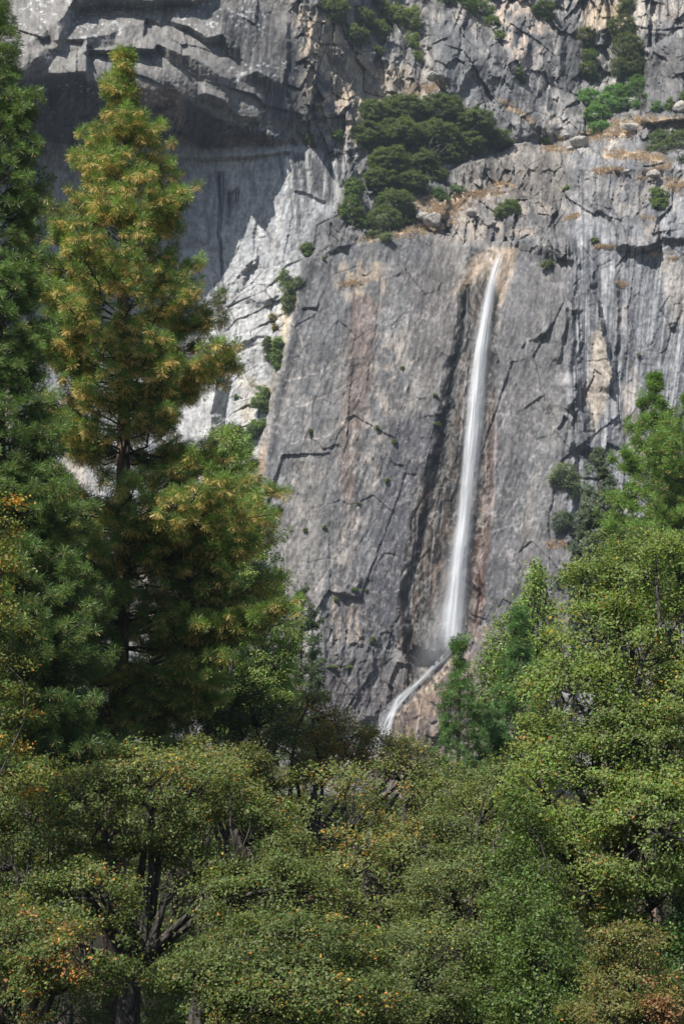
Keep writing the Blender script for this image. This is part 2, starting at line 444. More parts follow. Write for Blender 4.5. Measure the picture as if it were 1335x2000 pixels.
facets(26, 80, ANG*1.2, 1.3, 2.0, 5, 0.9*Z_up*(1-.55*Z_pil)+0.04*Z_slab+0.2*Z_but+0.45*Z_foot+0.1*Z_rec, 0.22, 0.04)
facets(12, 30, ANG, 0.45, 0.9, 9, 0.9*Z_up*(1-.4*Z_pil)+0.05*Z_slab+0.16*Z_but+0.5*Z_foot+0.15*Z_rec+0.06*Z_arch, 0.1, 0.06)
facets(75, 150, -0.45, 1.2, 3.4, 3, 0.9*Z_up, 0, 0.02)
facets(30, 48, -0.3, 1.0, 1.7, 8, 0.9*Z_up, 0.1, 0.03)
facets(70, 30, -0.55, .3, .8, 2, 1.0*Z_recR+0.10*Z_rec, 0.3, 0.07)
facets(20, 9, -0.5, 0.14, 0.3, 6, 0.8*Z_recR+0.05*Z_arch, 0)
facets(110, 260, 0.16, .1, 1.5, 13, .55*Z_slab+.5*Z_but, 0)
facets(60, 90, -0.5, .1, 1.1, 7, .3*Z_slab+.3*Z_but, 0)
Y = Y+.22*fbm((GU+.35*GV)/7, (GV-.35*GU)/26, 3, 2)*(Z_slab+.6*Z_but)+.5*fbm((GU-.6*GV)/30, (GV+.6*GU)/90, 3, 4)*Z_slab
Y = Y+2.4*fbm(GU/95, GV/150, 3, 5)*Z_but
facets(120, 50, 0.5, .6, 1.6, 11, 0.8*Z_arch, 0)
# rock texture that runs along the fall line
lean = GU+0.10*(GV-700)
Y = Y+0.30*fbm(lean/22, GV/120, 4, 6)*(0.6+0.5*Z_but+0.3*Z_slab)
Y = Y+0.9*fbm(GU/70, GV/90, 4, 8)*(0.5*Z_slab+0.9*Z_up+0.6*Z_but+0.3*Z_rec+0.2*Z_arch)
Y = Y-0.28*ridged(GU/9, GV/14, 3, 10)*(0.18+0.75*Z_up+0.2*Z_recR+0.45*Z_foot+.1*Z_but)
Y = Y+0.14*fbm(GU/4.2, GV/5.5, 2, 12)*(1-.6*Z_slab)

# --- long cracks drawn one by one
CRK = [([(742, 540), (736, 640), (722, 700), (712, 800), (700, 860)], 1.3, .5), ([(664, 600), (650, 700), (612, 790), (606, 900), (598, 1000)], 1.4, .5),
 ([(590, 560), (640, 540), (700, 520)], 1.2, .4), ([(930, 520), (945, 560), (940, 640)], 1.2, .3),
 ([(1112, 430), (1110, 520), (1122, 640), (1116, 760), (1100, 900)], 2.2, 1.0), ([(1060, 560), (1040, 700), (1000, 900), (990, 1000)], 1.2, .4),
 ([(680, 870), (660, 980), (668, 1100)], 1.0, .3), ([(800, 900), (770, 1000), (760, 1100), (716, 1220)], 1.2, .4),
 ([(673, 1264), (668, 1300), (660, 1340), (664, 1400)], 1.4, .5), ([(738, 1266), (745, 1300), (742, 1360), (760, 1380)], 1.4, .6),
 ([(640, 1306), (680, 1302), (720, 1290)], 1.4, .5), ([(788, 1262), (770, 1280), (752, 1300), (760, 1330)], 1.6, .7),
 ([(1150, 530), (1190, 510), (1240, 500), (1300, 480)], 1.2, .4), ([(1200, 500), (1235, 530), (1270, 560), (1335, 590)], 1.2, .4),
 ([(1118, 560), (1150, 530)], 1.3, .4), ([(470, 470), (520, 462), (560, 480)], 1.0, .4), ([(520, 450), (540, 500), (570, 560), (590, 620)], 1.4, .6),
 ([(700, 380), (660, 420), (620, 440), (612, 500)], 1.6, .6), ([(975, 690), (960, 740), (955, 800), (960, 860)], 1.4, .5),
 ([(850, 900), (835, 960), (806, 1010), (800, 1060)], 1.6, .5), ([(1010, 900), (1030, 960), (1020, 1040)], 1.0, .3),
 ([(540, 1000), (556, 1100), (550, 1200)], 1.0, .3), ([(600, 1100), (640, 1090), (690, 1100)], 1.0, .3)]
for pts, w, dep in CRK:
    k = (1-sstep(w*0.3, w*1.5, line_d(pts, 12, GU+.3*(wu-GU), GV+.3*(wv-GV))))*sstep(-.25, .1, fbm(GU/30, GV/30, 2, 5))
    Y = Y+dep*.3*k; CR = np.maximum(CR, k*.6)

def Yat(u, v):
    i = np.clip(np.searchsorted(AU, u), 1, len(AU)-1); j = np.clip(np.searchsorted(AV, v), 1, len(AV)-1)
    return float(Y[j, i])
def Ymin(u, v, ru, rv):
    a = np.searchsorted(AU, [u-ru, u+ru]); b = np.searchsorted(AV, [v-rv, v+rv])
    return float(Y[b[0]:b[1]+1, a[0]:a[1]+1].min())

# ------------------------------------------------------------------ rock colours (albedo: minerals, lichen, water stains, plus some painted shade)
def C(r, g, b): return np.array([r, g, b], float)
ALB = np.zeros(GU.shape+(3,)) + C(.225, .22, .222)
def paint(mask, col, a=1.0):
    global ALB
    m = np.clip(mask*a, 0, 1)[..., None]
    ALB = ALB*(1-m)+np.asarray(col)*m
n1 = fbm(GU/60, GV/80, 4, 3); n2 = fbm(GU/16, GV/22, 4, 7); n3 = fbm(lean/5, GV/70, 4, 13); n4 = fbm(lean/11, GV/160, 4, 2)
nb = fbm(GU/6, GV/7, 3, 1)
paint(Z_slab, C(.205, .202, .204))
paint(Z_arch, C(.26, .245, .232), .9)
ZLOW = sstep(0, 50, wu-0)
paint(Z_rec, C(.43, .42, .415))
paint(Z_rec*sstep(440, 380, wu+.2*(wv-400)), C(.34, .34, .35), .8)  # shadowed left part of the recess: extra shade painted into its colour
paint(Z_but, C(.25, .25, .26))
Z_up = np.clip(Z_up, 0, 1)
paint(sstep(.0, .5, n1)*Z_up, C(.33, .31, .295), .7)
paint(sstep(.1, .5, n2)*Z_up, C(.42, .38, .335), .55)
paint(sstep(.1, .45, -n2)*Z_up, C(.13, .125, .125), .6)
# recess: grey water veils and black streaks, warm lower right
paint(Z_rec*sstep(.0, .45, n3)*sstep(620, 420, wv), C(.26, .275, .30), .6)
paint(Z_rec*sstep(.05, .4, n1)*sstep(560, 700, wv), C(.50, .435, .36), .6)
def streak(pts, w, col, a, soft=0.5, brk=True):
    P = np.asarray(pts, float)
    uc = np.interp(GV, P[:, 1], P[:, 0]); ww = np.interp(GV, P[:, 1], w) if np.ndim(w) else w
    e = sstep(P[0, 1]-6, P[0, 1]+6, GV)*(1-sstep(P[-1, 1]-40, P[-1, 1]+10, GV))
    m = e*(1-sstep(ww*soft, ww*1.25, np.abs(GU+2.5*fbm(GU/12, GV/25, 3, 5)-uc)))
    if brk: m = m*(0.72+0.55*fbm(GU/2.6, GV/60, 3, 9))
    paint(m, col, a)
BLK = C(.045, .05, .06); WHT = C(.62, .62, .62)
streak([(430, 338), (432, 400), (428, 460), (434, 520), (436, 600)], [9, 7, 4, 4, 2], BLK, .95)
streak([(455, 372), (448, 410), (440, 440)], [14, 9, 3], BLK, .9)
streak([(466, 372), (462, 400), (460, 420)], [5, 5, 2], BLK, .8)
streak([(410, 340), (402, 400), (408, 480)], [8, 6, 4], C(.15, .17, .19), .7)
for (x0, y0, x1, y1, w, a) in [(572, 310, 586, 480, 5, .7), (590, 320, 600, 420, 6, .75), (562, 340, 574, 470, 3, .5), (604, 300, 612, 380, 5, .8), (640, 300, 640, 410, 9, .85),
     (660, 296, 662, 380, 6, .85), (612, 310, 626, 400, 8, .75), (684, 300, 676, 360, 7, .85), (545, 300, 552, 360, 4, .5)]:
    streak([(x0, y0), ((x0+x1)/2+2, (y0+y1)/2), (x1, y1)], w, C(.09, .09, .095), a)
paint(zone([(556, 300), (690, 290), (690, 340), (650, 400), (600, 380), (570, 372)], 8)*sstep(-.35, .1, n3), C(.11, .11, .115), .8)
for (x, y0, y1, w) in [(599, 300, 380, 3), (634, 330, 400, 4), (652, 310, 405, 5), (676, 300, 350, 4), (560, 306, 380, 6), (694, 300, 330, 4)]:
    streak([(x, y0), (x+2, (y0+y1)/2), (x+3, y1)], w, C(.62, .6, .56), .75)
# arch: dark streaks to the right, stain and painted shade under the brows
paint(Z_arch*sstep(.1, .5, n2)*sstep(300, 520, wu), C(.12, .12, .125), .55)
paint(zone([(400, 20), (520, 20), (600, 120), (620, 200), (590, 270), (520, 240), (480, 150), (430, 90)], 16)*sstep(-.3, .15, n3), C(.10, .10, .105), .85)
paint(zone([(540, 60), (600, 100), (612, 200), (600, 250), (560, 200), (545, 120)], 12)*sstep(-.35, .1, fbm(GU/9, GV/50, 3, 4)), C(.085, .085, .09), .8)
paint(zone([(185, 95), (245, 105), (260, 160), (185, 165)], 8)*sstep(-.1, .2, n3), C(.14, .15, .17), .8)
paint(sstep(-4, 10, s_below)*(1-sstep(276, 286, wv))*(wu < 600), C(.11, .115, .13), .95)  # underside of the arch darkened: shade put into the albedo of stained rock
paint(zone([(270, 165), (360, 175), (360, 255), (280, 235)], 14), C(.34, .27, .23), .7)
paint(zone([(200, 272), (500, 270), (590, 278), (590, 282), (200, 284)], 3), C(.30, .22, .18), .45)
paint(Z_arch*sstep(.28, .5, fbm(GU/7, GV/5, 3, 11))*sstep(.05, .3, fbm(GU/60, GV/40, 2, 2)), WHT, .55)
# upper middle: tan, broken
paint(zone([(570, 0), (640, 20), (730, 130), (760, 200), (690, 280), (620, 260), (590, 120)], 20)*sstep(-.3, .2, n2), C(.45, .37, .29), .7)
paint(zone([(640, 120), (790, 130), (850, 200), (760, 200), (660, 190)], 14), C(.42, .35, .27), .5)
paint(zone([(960, 0), (1070, 0), (1080, 90), (1010, 130), (975, 60)], 14)*sstep(-.2, .2, n2), C(.46, .38, .32), .75)
paint(zone([(1120, 0), (1230, 0), (1240, 60), (1150, 60)], 10), C(.46, .38, .29), .8)
paint(zone([(1235, 0), (1400, 0), (1400, 60), (1290, 40), (1240, 70)], 10), C(.42, .38, .34), .7)
for x in (1128, 1136, 1146, 1262, 1286, 1302, 1322):
    streak([(x, -20), (x+1, 20), (x+2, 60)], 3, BLK, .8)
paint(zone([(830, 30), (920, 60), (990, 160), (1060, 260), (900, 190), (850, 150), (830, 90)], 18), C(.21, .21, .215), .8)
paint(zone([(850, 190), (960, 190), (1070, 270), (1000, 280), (900, 250)], 16)*sstep(-.1, .3, n1), C(.26, .235, .20), .7)
paint(zone([(1080, 30), (1130, 60), (1130, 170), (1096, 180)], 10), C(.10, .10, .105), .7)
paint(zone([(1255, 100), (1400, 60), (1400, 220), (1240, 230)], 14), C(.17, .165, .165), .8)
# benches: warm broken rock with tan dust
paint(zone([(700, 420), (820, 380), (1000, 370), (1100, 400), (1100, 450), (960, 475), (800, 470)], 14)*sstep(-.4, .2, n2), C(.30, .26, .23), .7)
paint(zone([(900, 290), (1100, 270), (1110, 400), (900, 380)], 16), C(.235, .21, .19), .7)
# main slab: broad vertical tone bands
bandn = fbm((GU-0.12*(GV-900)*-1)/60, GV/520, 3, 14)
paint(Z_slab*sstep(.05, .4, bandn), C(.30, .275, .255), .6)
paint(Z_slab*sstep(.05, .35, -bandn), C(.165, .155, .16), .6)
paint(zone([(690, 560), (745, 600), (730, 700), (716, 830), (690, 960), (668, 1000), (660, 900), (676, 740)], 9), C(.245, .20, .18), .85)
paint(zone([(740, 660), (800, 640), (790, 800), (720, 980), (650, 1180), (640, 1100), (700, 940)], 20)*sstep(-.25, .3, n2), C(.40, .35, .31), .65)
paint(zone([(600, 700), (640, 720), (620, 900), (600, 1000), (560, 1080), (570, 900)], 14)*sstep(-.2, .3, n2), C(.33, .30, .28), .5)
paint(zone([(660, 520), (740, 500), (760, 560), (700, 600), (650, 560)], 14)*sstep(-.2, .3, n2), C(.42, .34, .26), .6)
paint(zone([(780, 520), (870, 500), (900, 560), (880, 700), (830, 760), (800, 640)], 18), C(.165, .15, .148), .6)
paint(zone([(760, 820), (860, 800), (850, 900), (800, 1000), (780, 1240), (700, 1250), (720, 1080), (740, 940)], 20), C(.125, .122, .135), .75)
paint(zone([(600, 1290), (820, 1290), (800, 1400), (560, 1440)], 22), C(.15, .135, .138), .7)
paint(zone([(640, 1170), (715, 1170), (705, 1260), (650, 1260)], 10)*sstep(-.1, .2, n3), C(.36, .30, .25), .6)
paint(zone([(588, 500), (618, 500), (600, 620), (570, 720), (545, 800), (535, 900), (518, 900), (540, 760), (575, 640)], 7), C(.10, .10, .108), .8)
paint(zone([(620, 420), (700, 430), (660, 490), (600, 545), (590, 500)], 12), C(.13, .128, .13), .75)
paint(zone([(500, 900), (516, 860), (512, 940), (496, 1000), (490, 960)], 5), C(.42, .31, .23), .8)
paint(zone([(560, 560), (590, 560), (560, 660), (540, 740), (520, 800), (515, 760), (545, 680)], 6)*sstep(-.2, .2, n2), C(.46, .38, .28), .7)
# light mineral veins
for pts in [[(560, 738), (620, 730), (672, 706), (700, 700)], [(545, 800), (600, 790), (680, 752), (700, 748)], [(600, 1180), (640, 1110), (700, 1010)], [(560, 610), (585, 640), (600, 700)],
            [(690, 880), (700, 960), (690, 1040)], [(820, 700), (760, 740), (720, 760)], [(560, 870), (640, 850), (700, 800)], [(770, 1150), (820, 1120), (870, 1100)],
            [(830, 1215), (880, 1190), (910, 1160)], [(820, 1250), (870, 1240)], [(850, 1160), (900, 1155)], [(850, 1115), (890, 1112)]]:
    paint((1-sstep(.5, 2.2, line_d(pts, 10)))*sstep(-.5, .2, nb), C(.47, .42, .38), .65)
paint(Z_slab*sstep(.32, .6, fbm(GU/5, GV/6, 3, 3)), C(.38, .35, .33), .5)
# black water marks left of the fall and the rusty wet groove
wet = np.zeros(GU.shape)
Gz = sstep(-6, 5, poly_sd([(962, 500), (985, 490), (978, 560), (966, 640), (962, 700), (964, 800), (958, 900), (956, 1000), (950, 1100), (944, 1180), (930, 1230), (905, 1246), (880, 1282), (820, 1345),
           (790, 1350), (800, 1290), (776, 1250), (782, 1180), (790, 1100), (798, 1030), (812, 960), (840, 900), (858, 840), (874, 740), (880, 680), (893, 620), (898, 560), (925, 530)], 20))
paint(Gz, C(.11, .088, .072), .97)
paint(Gz*sstep(-.3, .1, fbm(GU/9, GV/40, 4, 2)), C(.050, .043, .037), .93)
paint(Gz*sstep(.12, .4, fbm(GU/18, GV/30, 4, 9))*sstep(850, 1000, wv), C(.19, .15, .125), .8)
paint(Gz*sstep(1130, 1200, wv)*sstep(820, 850, wu)*sstep(1262, 1240, wv), C(.185, .152, .128), .7)
paint(Gz*sstep(560, 540, wv), C(.24, .205, .155), .85)
paint(Gz*sstep(1040, 860, wv)*sstep(30, 12, wu-np.interp(wv, [540, 620, 740, 840, 900, 1000], [898, 890, 874, 862, 845, 805])), C(.030, .034, .030), .88)
paint(Gz*sstep(1000, 1100, wv)*sstep(915, 935, wu), C(.14, .082, .065), .8)
streak([(962, 760), (957, 900), (952, 1060), (938, 1160)], [4, 7, 8, 5], C(.17, .115, .10), .7)
streak([(968, 780), (966, 950), (955, 1060)], 2.5, C(.42, .32, .27), .6)
streak([(952, 800), (946, 950), (940, 1060)], 2, C(.40, .30, .25), .6)
wet = np.maximum(wet, Gz*.8)
for pts, w in [([(806, 1005), (797, 1060), (786, 1130), (779, 1180), (774, 1236)], 5.5), ([(822, 1010), (812, 1060), (799, 1130), (796, 1200), (790, 1270)], 5), ([(838, 1000), (826, 1050), (815, 1100)], 3),
               ([(812, 960), (806, 1005)], 3), ([(846, 930), (840, 1000)], 3), ([(860, 900), (858, 960), (852, 1020)], 3)]:
    P = np.asarray(pts, float)
    m = (1-sstep(w*.6, w*1.2, np.abs(GU+1.5*fbm(GU/9, GV/18, 2, 5)-np.interp(GV, P[:, 1], P[:, 0]))))*sstep(P[0, 1]-8, P[0, 1]+8, GV)*(1-sstep(P[-1, 1]-6, P[-1, 1]+4, GV))
    paint(m, C(.040, .036, .036), .92); wet = np.maximum(wet, m)
for x, a, b in [(815, 1010, 1230), (806, 1050, 1230), (848, 1020, 1180), (868, 940, 1060), (892, 600, 660), (910, 720, 900)]:
    streak([(x, a), (x-.08*(b-a)*.5, (a+b)/2), (x-.08*(b-a), b)], 1.6, C(.42, .40, .40), .6)
# smooth pale rock where the stream goes over
paint(zone([(925, 500), (950, 486), (1010, 484), (1000, 530), (975, 600), (965, 560), (960, 520), (930, 540), (915, 560), (880, 580)], 8), C(.46, .37, .29), .75)
# foot ridge: brown, striped
Rz = sstep(-2, 3, sd)
paint(Rz, C(.20, .165, .15), .95)
paint(Rz*sstep(.0, .4, fbm((GU-0.35*(GV-1300))/7, GV/60, 4, 5)), C(.33, .265, .215), .7)
paint(Rz*sstep(.05, .4, fbm((GU-0.35*(GV-1300))/5, GV/50, 4, 10)), C(.105, .085, .085), .7)
paint(Rz*zone([(770, 1400), (850, 1330), (870, 1340), (830, 1420), (830, 1500), (760, 1500)], 10)*sstep(-.2, .2, n2), C(.22, .17, .13), .6)
paint(Rz*zone([(905, 1250), (1000, 1230), (960, 1400), (900, 1420), (930, 1320)], 10), C(.20, .18, .178), .8)
# right buttress: fan of blue-grey and white water streaks
fanx = GU-0.16*(GV-480)*np.clip((GU-1150)/180, -0.6, 1.2)*-1
f1 = fbm(fanx/3.4, GV/130, 4, 4); f2 = fbm(fanx/11, GV/220, 3, 12)
Bl = Z_but*np.maximum(sstep(420+60*n1, 500+60*n1, wv), .35*sstep(330, 400, wv))
paint(Bl*sstep(-.05, .3, f2), C(.31, .31, .32), .7)
paint(Bl*sstep(.05, .35, -f2), C(.155, .155, .17), .8)
paint(Bl*sstep(.05, .35, f1), C(.115, .12, .14), .6)
paint(Bl*sstep(.1, .4, -f1), C(.42, .41, .41), .5)
paint(Bl*sstep(.05, .4, n1)*sstep(1190, 1230, wu), C(.40, .35, .30), .45)
paint(zone([(1112, 470), (1165, 520), (1172, 640), (1150, 800), (1122, 800), (1112, 640)], 12)*sstep(-.45, .1, f1), C(.12, .122, .135), .7)
paint(zone([(1158, 650), (1180, 640), (1195, 740), (1180, 800), (1160, 860), (1150, 780)], 9), C(.44, .385, .33), .8)
paint(zone([(1060, 480), (1110, 440), (1108, 700), (1060, 900), (980, 900), (970, 640)], 25), C(.21, .20, .198), .5)
paint(zone([(1118, 300), (1240, 296), (1205, 480), (1190, 440), (1130, 410)], 10)*sstep(-.3, .2, f1), C(.15, .148, .15), .55)
paint(zone([(1200, 330), (1290, 330), (1280, 470), (1206, 480)], 12)*sstep(-.2, .3, n2), C(.30, .265, .235), .6)
paint(zone([(1000, 1060), (1110, 1060), (1120, 1300), (960, 1400), (960, 1200)], 25), C(.165, .155, .16), .6)
# tawny soil and dead grass mats along the ledges
for pts in [[(1140, 268), (1180, 262), (1230, 258)], [(1200, 240), (1260, 236), (1340, 236)], [(1180, 300), (1240, 304), (1290, 312)], [(1165, 332), (1215, 330)], [(1300, 362), (1345, 355)],
            [(880, 382), (930, 378), (980, 376)], [(830, 388), (850, 400), (880, 410)], [(800, 450), (840, 445), (880, 425)], [(820, 402), (860, 420), (900, 400)], [(960, 356), (1000, 362)],
            [(720, 470), (800, 455)], [(870, 395), (940, 380)], [(1060, 288), (1110, 296)], [(980, 200), (1040, 240)]]:
    paint((1-sstep(2, 9, line_d(pts, 20)))*sstep(-.25, .15, fbm(GU/12, GV/4, 3, 3)), C(.52, .40, .27), .75)
# scratchy light flecks and short pale scars that granite shows everywhere
fl = sstep(.30, .55, ridged((GU+.5*GV)/9, (GV-.5*GU)/16, 2, 2))*sstep(-.1, .3, fbm(GU/40, GV/40, 3, 6))
paint(fl*(Z_slab+.6*Z_but+.5*Z_up), C(.40, .375, .36), .38)
paint(sstep(.35, .6, fbm(GU/3.5, GV/9, 3, 12))*(Z_slab+Z_foot), C(.11, .105, .11), .45)
paint(Rz*(1-sstep(3, 13, line_d([(884, 1285), (850, 1325), (822, 1352), (790, 1372), (765, 1400)], 30)))*sstep(-.3, .2, nb), C(.40, .34, .27), .8)
# general mottling, crack dirt
n5 = fbm(lean/3.2, GV/14, 3, 5)
ALB *= (1+0.26*n2+0.22*nb+0.16*n3+.22*n5)[..., None]
paint(CR, C(.05, .048, .045), .75)
ALB = .185*(np.clip(ALB*.80, .01, .8)/.20)**1.38*np.array([.96, .995, 1.01])
ALB = np.clip(ALB, .014, .6)
ALB = ALB*(1+0.02*fbm(GU/3, GV/3, 1, 2))[..., None]

# normals (screen relief) to lay the straw-coloured grass only where rock faces up
PTS = at(GU, GV, Y)
du = np.gradient(PTS, axis=1); dv = np.gradient(PTS, axis=0)
NRM = np.cross(du, -dv); NRM /= np.linalg.norm(NRM, axis=2, keepdims=True)+1e-9
NRM = np.where((NRM[..., 1:2] > 0), -NRM, NRM)

nr, nc = GU.shape
idx = np.arange(nr*nc).reshape(nr, nc)
F = np.stack([idx[1:, :-1], idx[1:, 1:], idx[:-1, 1:], idx[:-1, :-1]], -1).reshape(-1, 4)

m, nt, out = new_mat('granite')
at_ = N(nt, 'ShaderNodeVertexColor', layer_name='rock')
wt_ = N(nt, 'ShaderNodeVertexColor', layer_name='wet')
tc = N(nt, 'ShaderNodeTexCoord')
mp = N(nt, 'ShaderNodeMapping'); mp.inputs['Scale'].default_value = (1, 1, 0.6)
nz = N(nt, 'ShaderNodeTexNoise'); nz.inputs['Scale'].default_value = 1.6; nz.inputs['Detail'].default_value = 6; nz.inputs['Roughness'].default_value = 0.65
rp = N(nt, 'ShaderNodeMapRange'); rp.inputs['From Min'].default_value = .3; rp.inputs['From Max'].default_value = .7; rp.inputs['To Min'].default_value = .72; rp.inputs['To Max'].default_value = 1.28
mx = N(nt, 'ShaderNodeMix', data_type='RGBA', blend_type='MULTIPLY'); mx.inputs['Factor'].default_value = 1
bp = N(nt, 'ShaderNodeBump'); bp.inputs['Strength'].default_value = .8; bp.inputs['Distance'].default_value = .2
pr = N(nt, 'ShaderNodeBsdfPrincipled')
mr = N(nt, 'ShaderNodeMapRange'); mr.inputs['To Min'].default_value = .92; mr.inputs['To Max'].default_value = .38
nt.links.new(tc.outputs['Object'], mp.inputs['Vector']); nt.links.new(mp.outputs['Vector'], nz.inputs['Vector'])
nt.links.new(nz.outputs['Fac'], rp.inputs['Value']); nt.links.new(at_.outputs['Color'], mx.inputs[6]); nt.links.new(rp.outputs['Result'], mx.inputs[7])
nt.links.new(mx.outputs[2], pr.inputs['Base Color']); nt.links.new(nz.outputs['Fac'], bp.inputs['Height']); nt.links.new(bp.outputs['Normal'], pr.inputs['Normal'])
nt.links.new(wt_.outputs['Color'], mr.inputs['Value']); nt.links.new(mr.outputs['Result'], pr.inputs['Roughness'])
pr.inputs['Specular IOR Level'].default_value = .3
nt.links.new(pr.outputs['BSDF'], out.inputs['Surface'])
wet3 = np.repeat(wet[..., None], 3, 2)
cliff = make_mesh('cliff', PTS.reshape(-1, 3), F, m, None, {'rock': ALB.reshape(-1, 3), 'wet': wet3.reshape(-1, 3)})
tag(cliff, 'sheer grey granite cliff with a great overhanging arch behind the waterfall', None, None, 'structure')
# ------------------------------------------------------------------ ground
def ground_h(x, y):
    s = np.clip((np.asarray(y, float)-72)/320, 0, 1)
    h = 44*s**1.35
    return h+np.where(y > 40, 1.0, .15)*fbm(np.asarray(x, float)/14+50, np.asarray(y, float)/14+50, 3, 3)*np.clip(np.asarray(y, float)/60, .1, 1)
gx = np.sign(np.linspace(-1, 1, 161))*np.abs(np.linspace(-1, 1, 161))**2.2*2600
gy = np.concatenate([-np.linspace(1, 0, 30)[:-1]**2*2600-20, np.linspace(-20, 400, 150), 400+np.linspace(0, 1, 30)[1:]**2*2600])
GX, GY = np.meshgrid(gx, gy)
gv = np.stack([GX, GY, ground_h(GX, GY)], -1)
gi = np.arange(GX.size).reshape(GX.shape)
gf = np.stack([gi[:-1, :-1], gi[:-1, 1:], gi[1:, 1:], gi[1:, :-1]], -1).reshape(-1, 4)
m, nt, out = new_mat('forest_floor')
n_ = N(nt, 'ShaderNodeTexNoise'); n_.inputs['Scale'].default_value = 1.2; n_.inputs['Detail'].default_value = 8
rmp = nt.nodes.new('ShaderNodeValToRGB'); rmp.color_ramp.elements[0].color = (.014, .016, .008, 1); rmp.color_ramp.elements[1].color = (.04, .032, .022, 1)
rmp.color_ramp.elements[0].position = .35; rmp.color_ramp.elements[1].position = .7
tc = N(nt, 'ShaderNodeTexCoord'); pr = N(nt, 'ShaderNodeBsdfPrincipled'); pr.inputs['Roughness'].default_value = 1; pr.inputs['Specular IOR Level'].default_value = .05
bp = N(nt, 'ShaderNodeBump'); bp.inputs['Distance'].default_value = .3
nt.links.new(tc.outputs['Object'], n_.inputs['Vector']); nt.links.new(n_.outputs['Fac'], rmp.inputs['Fac']); nt.links.new(rmp.outputs['Color'], pr.inputs['Base Color'])
nt.links.new(n_.outputs['Fac'], bp.inputs['Height']); nt.links.new(bp.outputs['Normal'], pr.inputs['Normal']); nt.links.new(pr.outputs['BSDF'], out.inputs['Surface'])
ground = make_mesh('ground', gv.reshape(-1, 3), gf, m, smooth=True)
tag(ground, kind='structure')

# ------------------------------------------------------------------ falling water
def water_mat(name, dens, edge, along, across, col, gain=1.0, soft=0.35):
    m, nt, out = new_mat(name)
    uv = N(nt, 'ShaderNodeUVMap'); uv.uv_map = 'UVMap'
    sp = N(nt, 'ShaderNodeSeparateXYZ'); nt.links.new(uv.outputs['UV'], sp.inputs['Vector'])
    # edge fall-off: 1-|2x-1|^edge
    a = N(nt, 'ShaderNodeMath', operation='MULTIPLY_ADD'); a.inputs[1].default_value = 2; a.inputs[2].default_value = -1
    b = N(nt, 'ShaderNodeMath', operation='ABSOLUTE'); c = N(nt, 'ShaderNodeMapRange'); c.interpolation_type = 'SMOOTHSTEP'
    c.inputs['From Min'].default_value = 1; c.inputs['From Max'].default_value = edge
    nt.links.new(sp.outputs['X'], a.inputs[0]); nt.links.new(a.outputs[0], b.inputs[0]); nt.links.new(b.outputs[0], c.inputs['Value'])
    mp = N(nt, 'ShaderNodeMapping'); mp.inputs['Scale'].default_value = (across, along, 1)
    nt.links.new(uv.outputs['UV'], mp.inputs['Vector'])
    nz = N(nt, 'ShaderNodeTexNoise'); nz.inputs['Scale'].default_value = 1; nz.inputs['Detail'].default_value = 5; nz.inputs['Roughness'].default_value = .6
    nt.links.new(mp.outputs['Vector'], nz.inputs['Vector'])
    r = N(nt, 'ShaderNodeMapRange'); r.inputs['From Min'].default_value = .5-soft*.5; r.inputs['From Max'].default_value = .5+soft*.5
    r.inputs['To Min'].default_value = dens*.12; r.inputs['To Max'].default_value = dens*gain
    nt.links.new(nz.outputs['Fac'], r.inputs['Value'])
    e = N(nt, 'ShaderNodeMath', operation='MULTIPLY'); nt.links.new(c.outputs['Result'], e.inputs[0]); nt.links.new(r.outputs['Result'], e.inputs[1])
    # ends fade
    t0 = N(nt, 'ShaderNodeMapRange'); t0.inputs['From Min'].default_value = 0; t0.inputs['From Max'].default_value = .05
    t1 = N(nt, 'ShaderNodeMapRange'); t1.inputs['From Min'].default_value = 1; t1.inputs['From Max'].default_value = .93
    nt.links.new(sp.outputs['Y'], t0.inputs['Value']); nt.links.new(sp.outputs['Y'], t1.inputs['Value'])
    f = N(nt, 'ShaderNodeMath', operation='MULTIPLY'); g = N(nt, 'ShaderNodeMath', operation='MULTIPLY', use_clamp=True)
    nt.links.new(t0.outputs['Result'], f.inputs[0]); nt.links.new(t1.outputs['Result'], f.inputs[1]); nt.links.new(f.outputs[0], g.inputs[0]); nt.links.new(e.outputs[0], g.inputs[1])
    df = N(nt, 'ShaderNodeBsdfDiffuse'); df.inputs['Color'].default_value = (*col, 1)
    tl = N(nt, 'ShaderNodeBsdfTranslucent'); tl.inputs['Color'].default_value = (*col, 1)
    ms = N(nt, 'ShaderNodeMixShader'); ms.inputs[0].default_value = .3
    nt.links.new(df.outputs[0], ms.inputs[1]); nt.links.new(tl.outputs[0], ms.inputs[2])
    tr = N(nt, 'ShaderNodeBsdfTransparent'); mx = N(nt, 'ShaderNodeMixShader')
    nt.links.new(g.outputs[0], mx.inputs[0]); nt.links.new(tr.outputs[0], mx.inputs[1]); nt.links.new(ms.outputs[0], mx.inputs[2])
    nt.links.new(mx.outputs[0], out.inputs['Surface'])
    return m

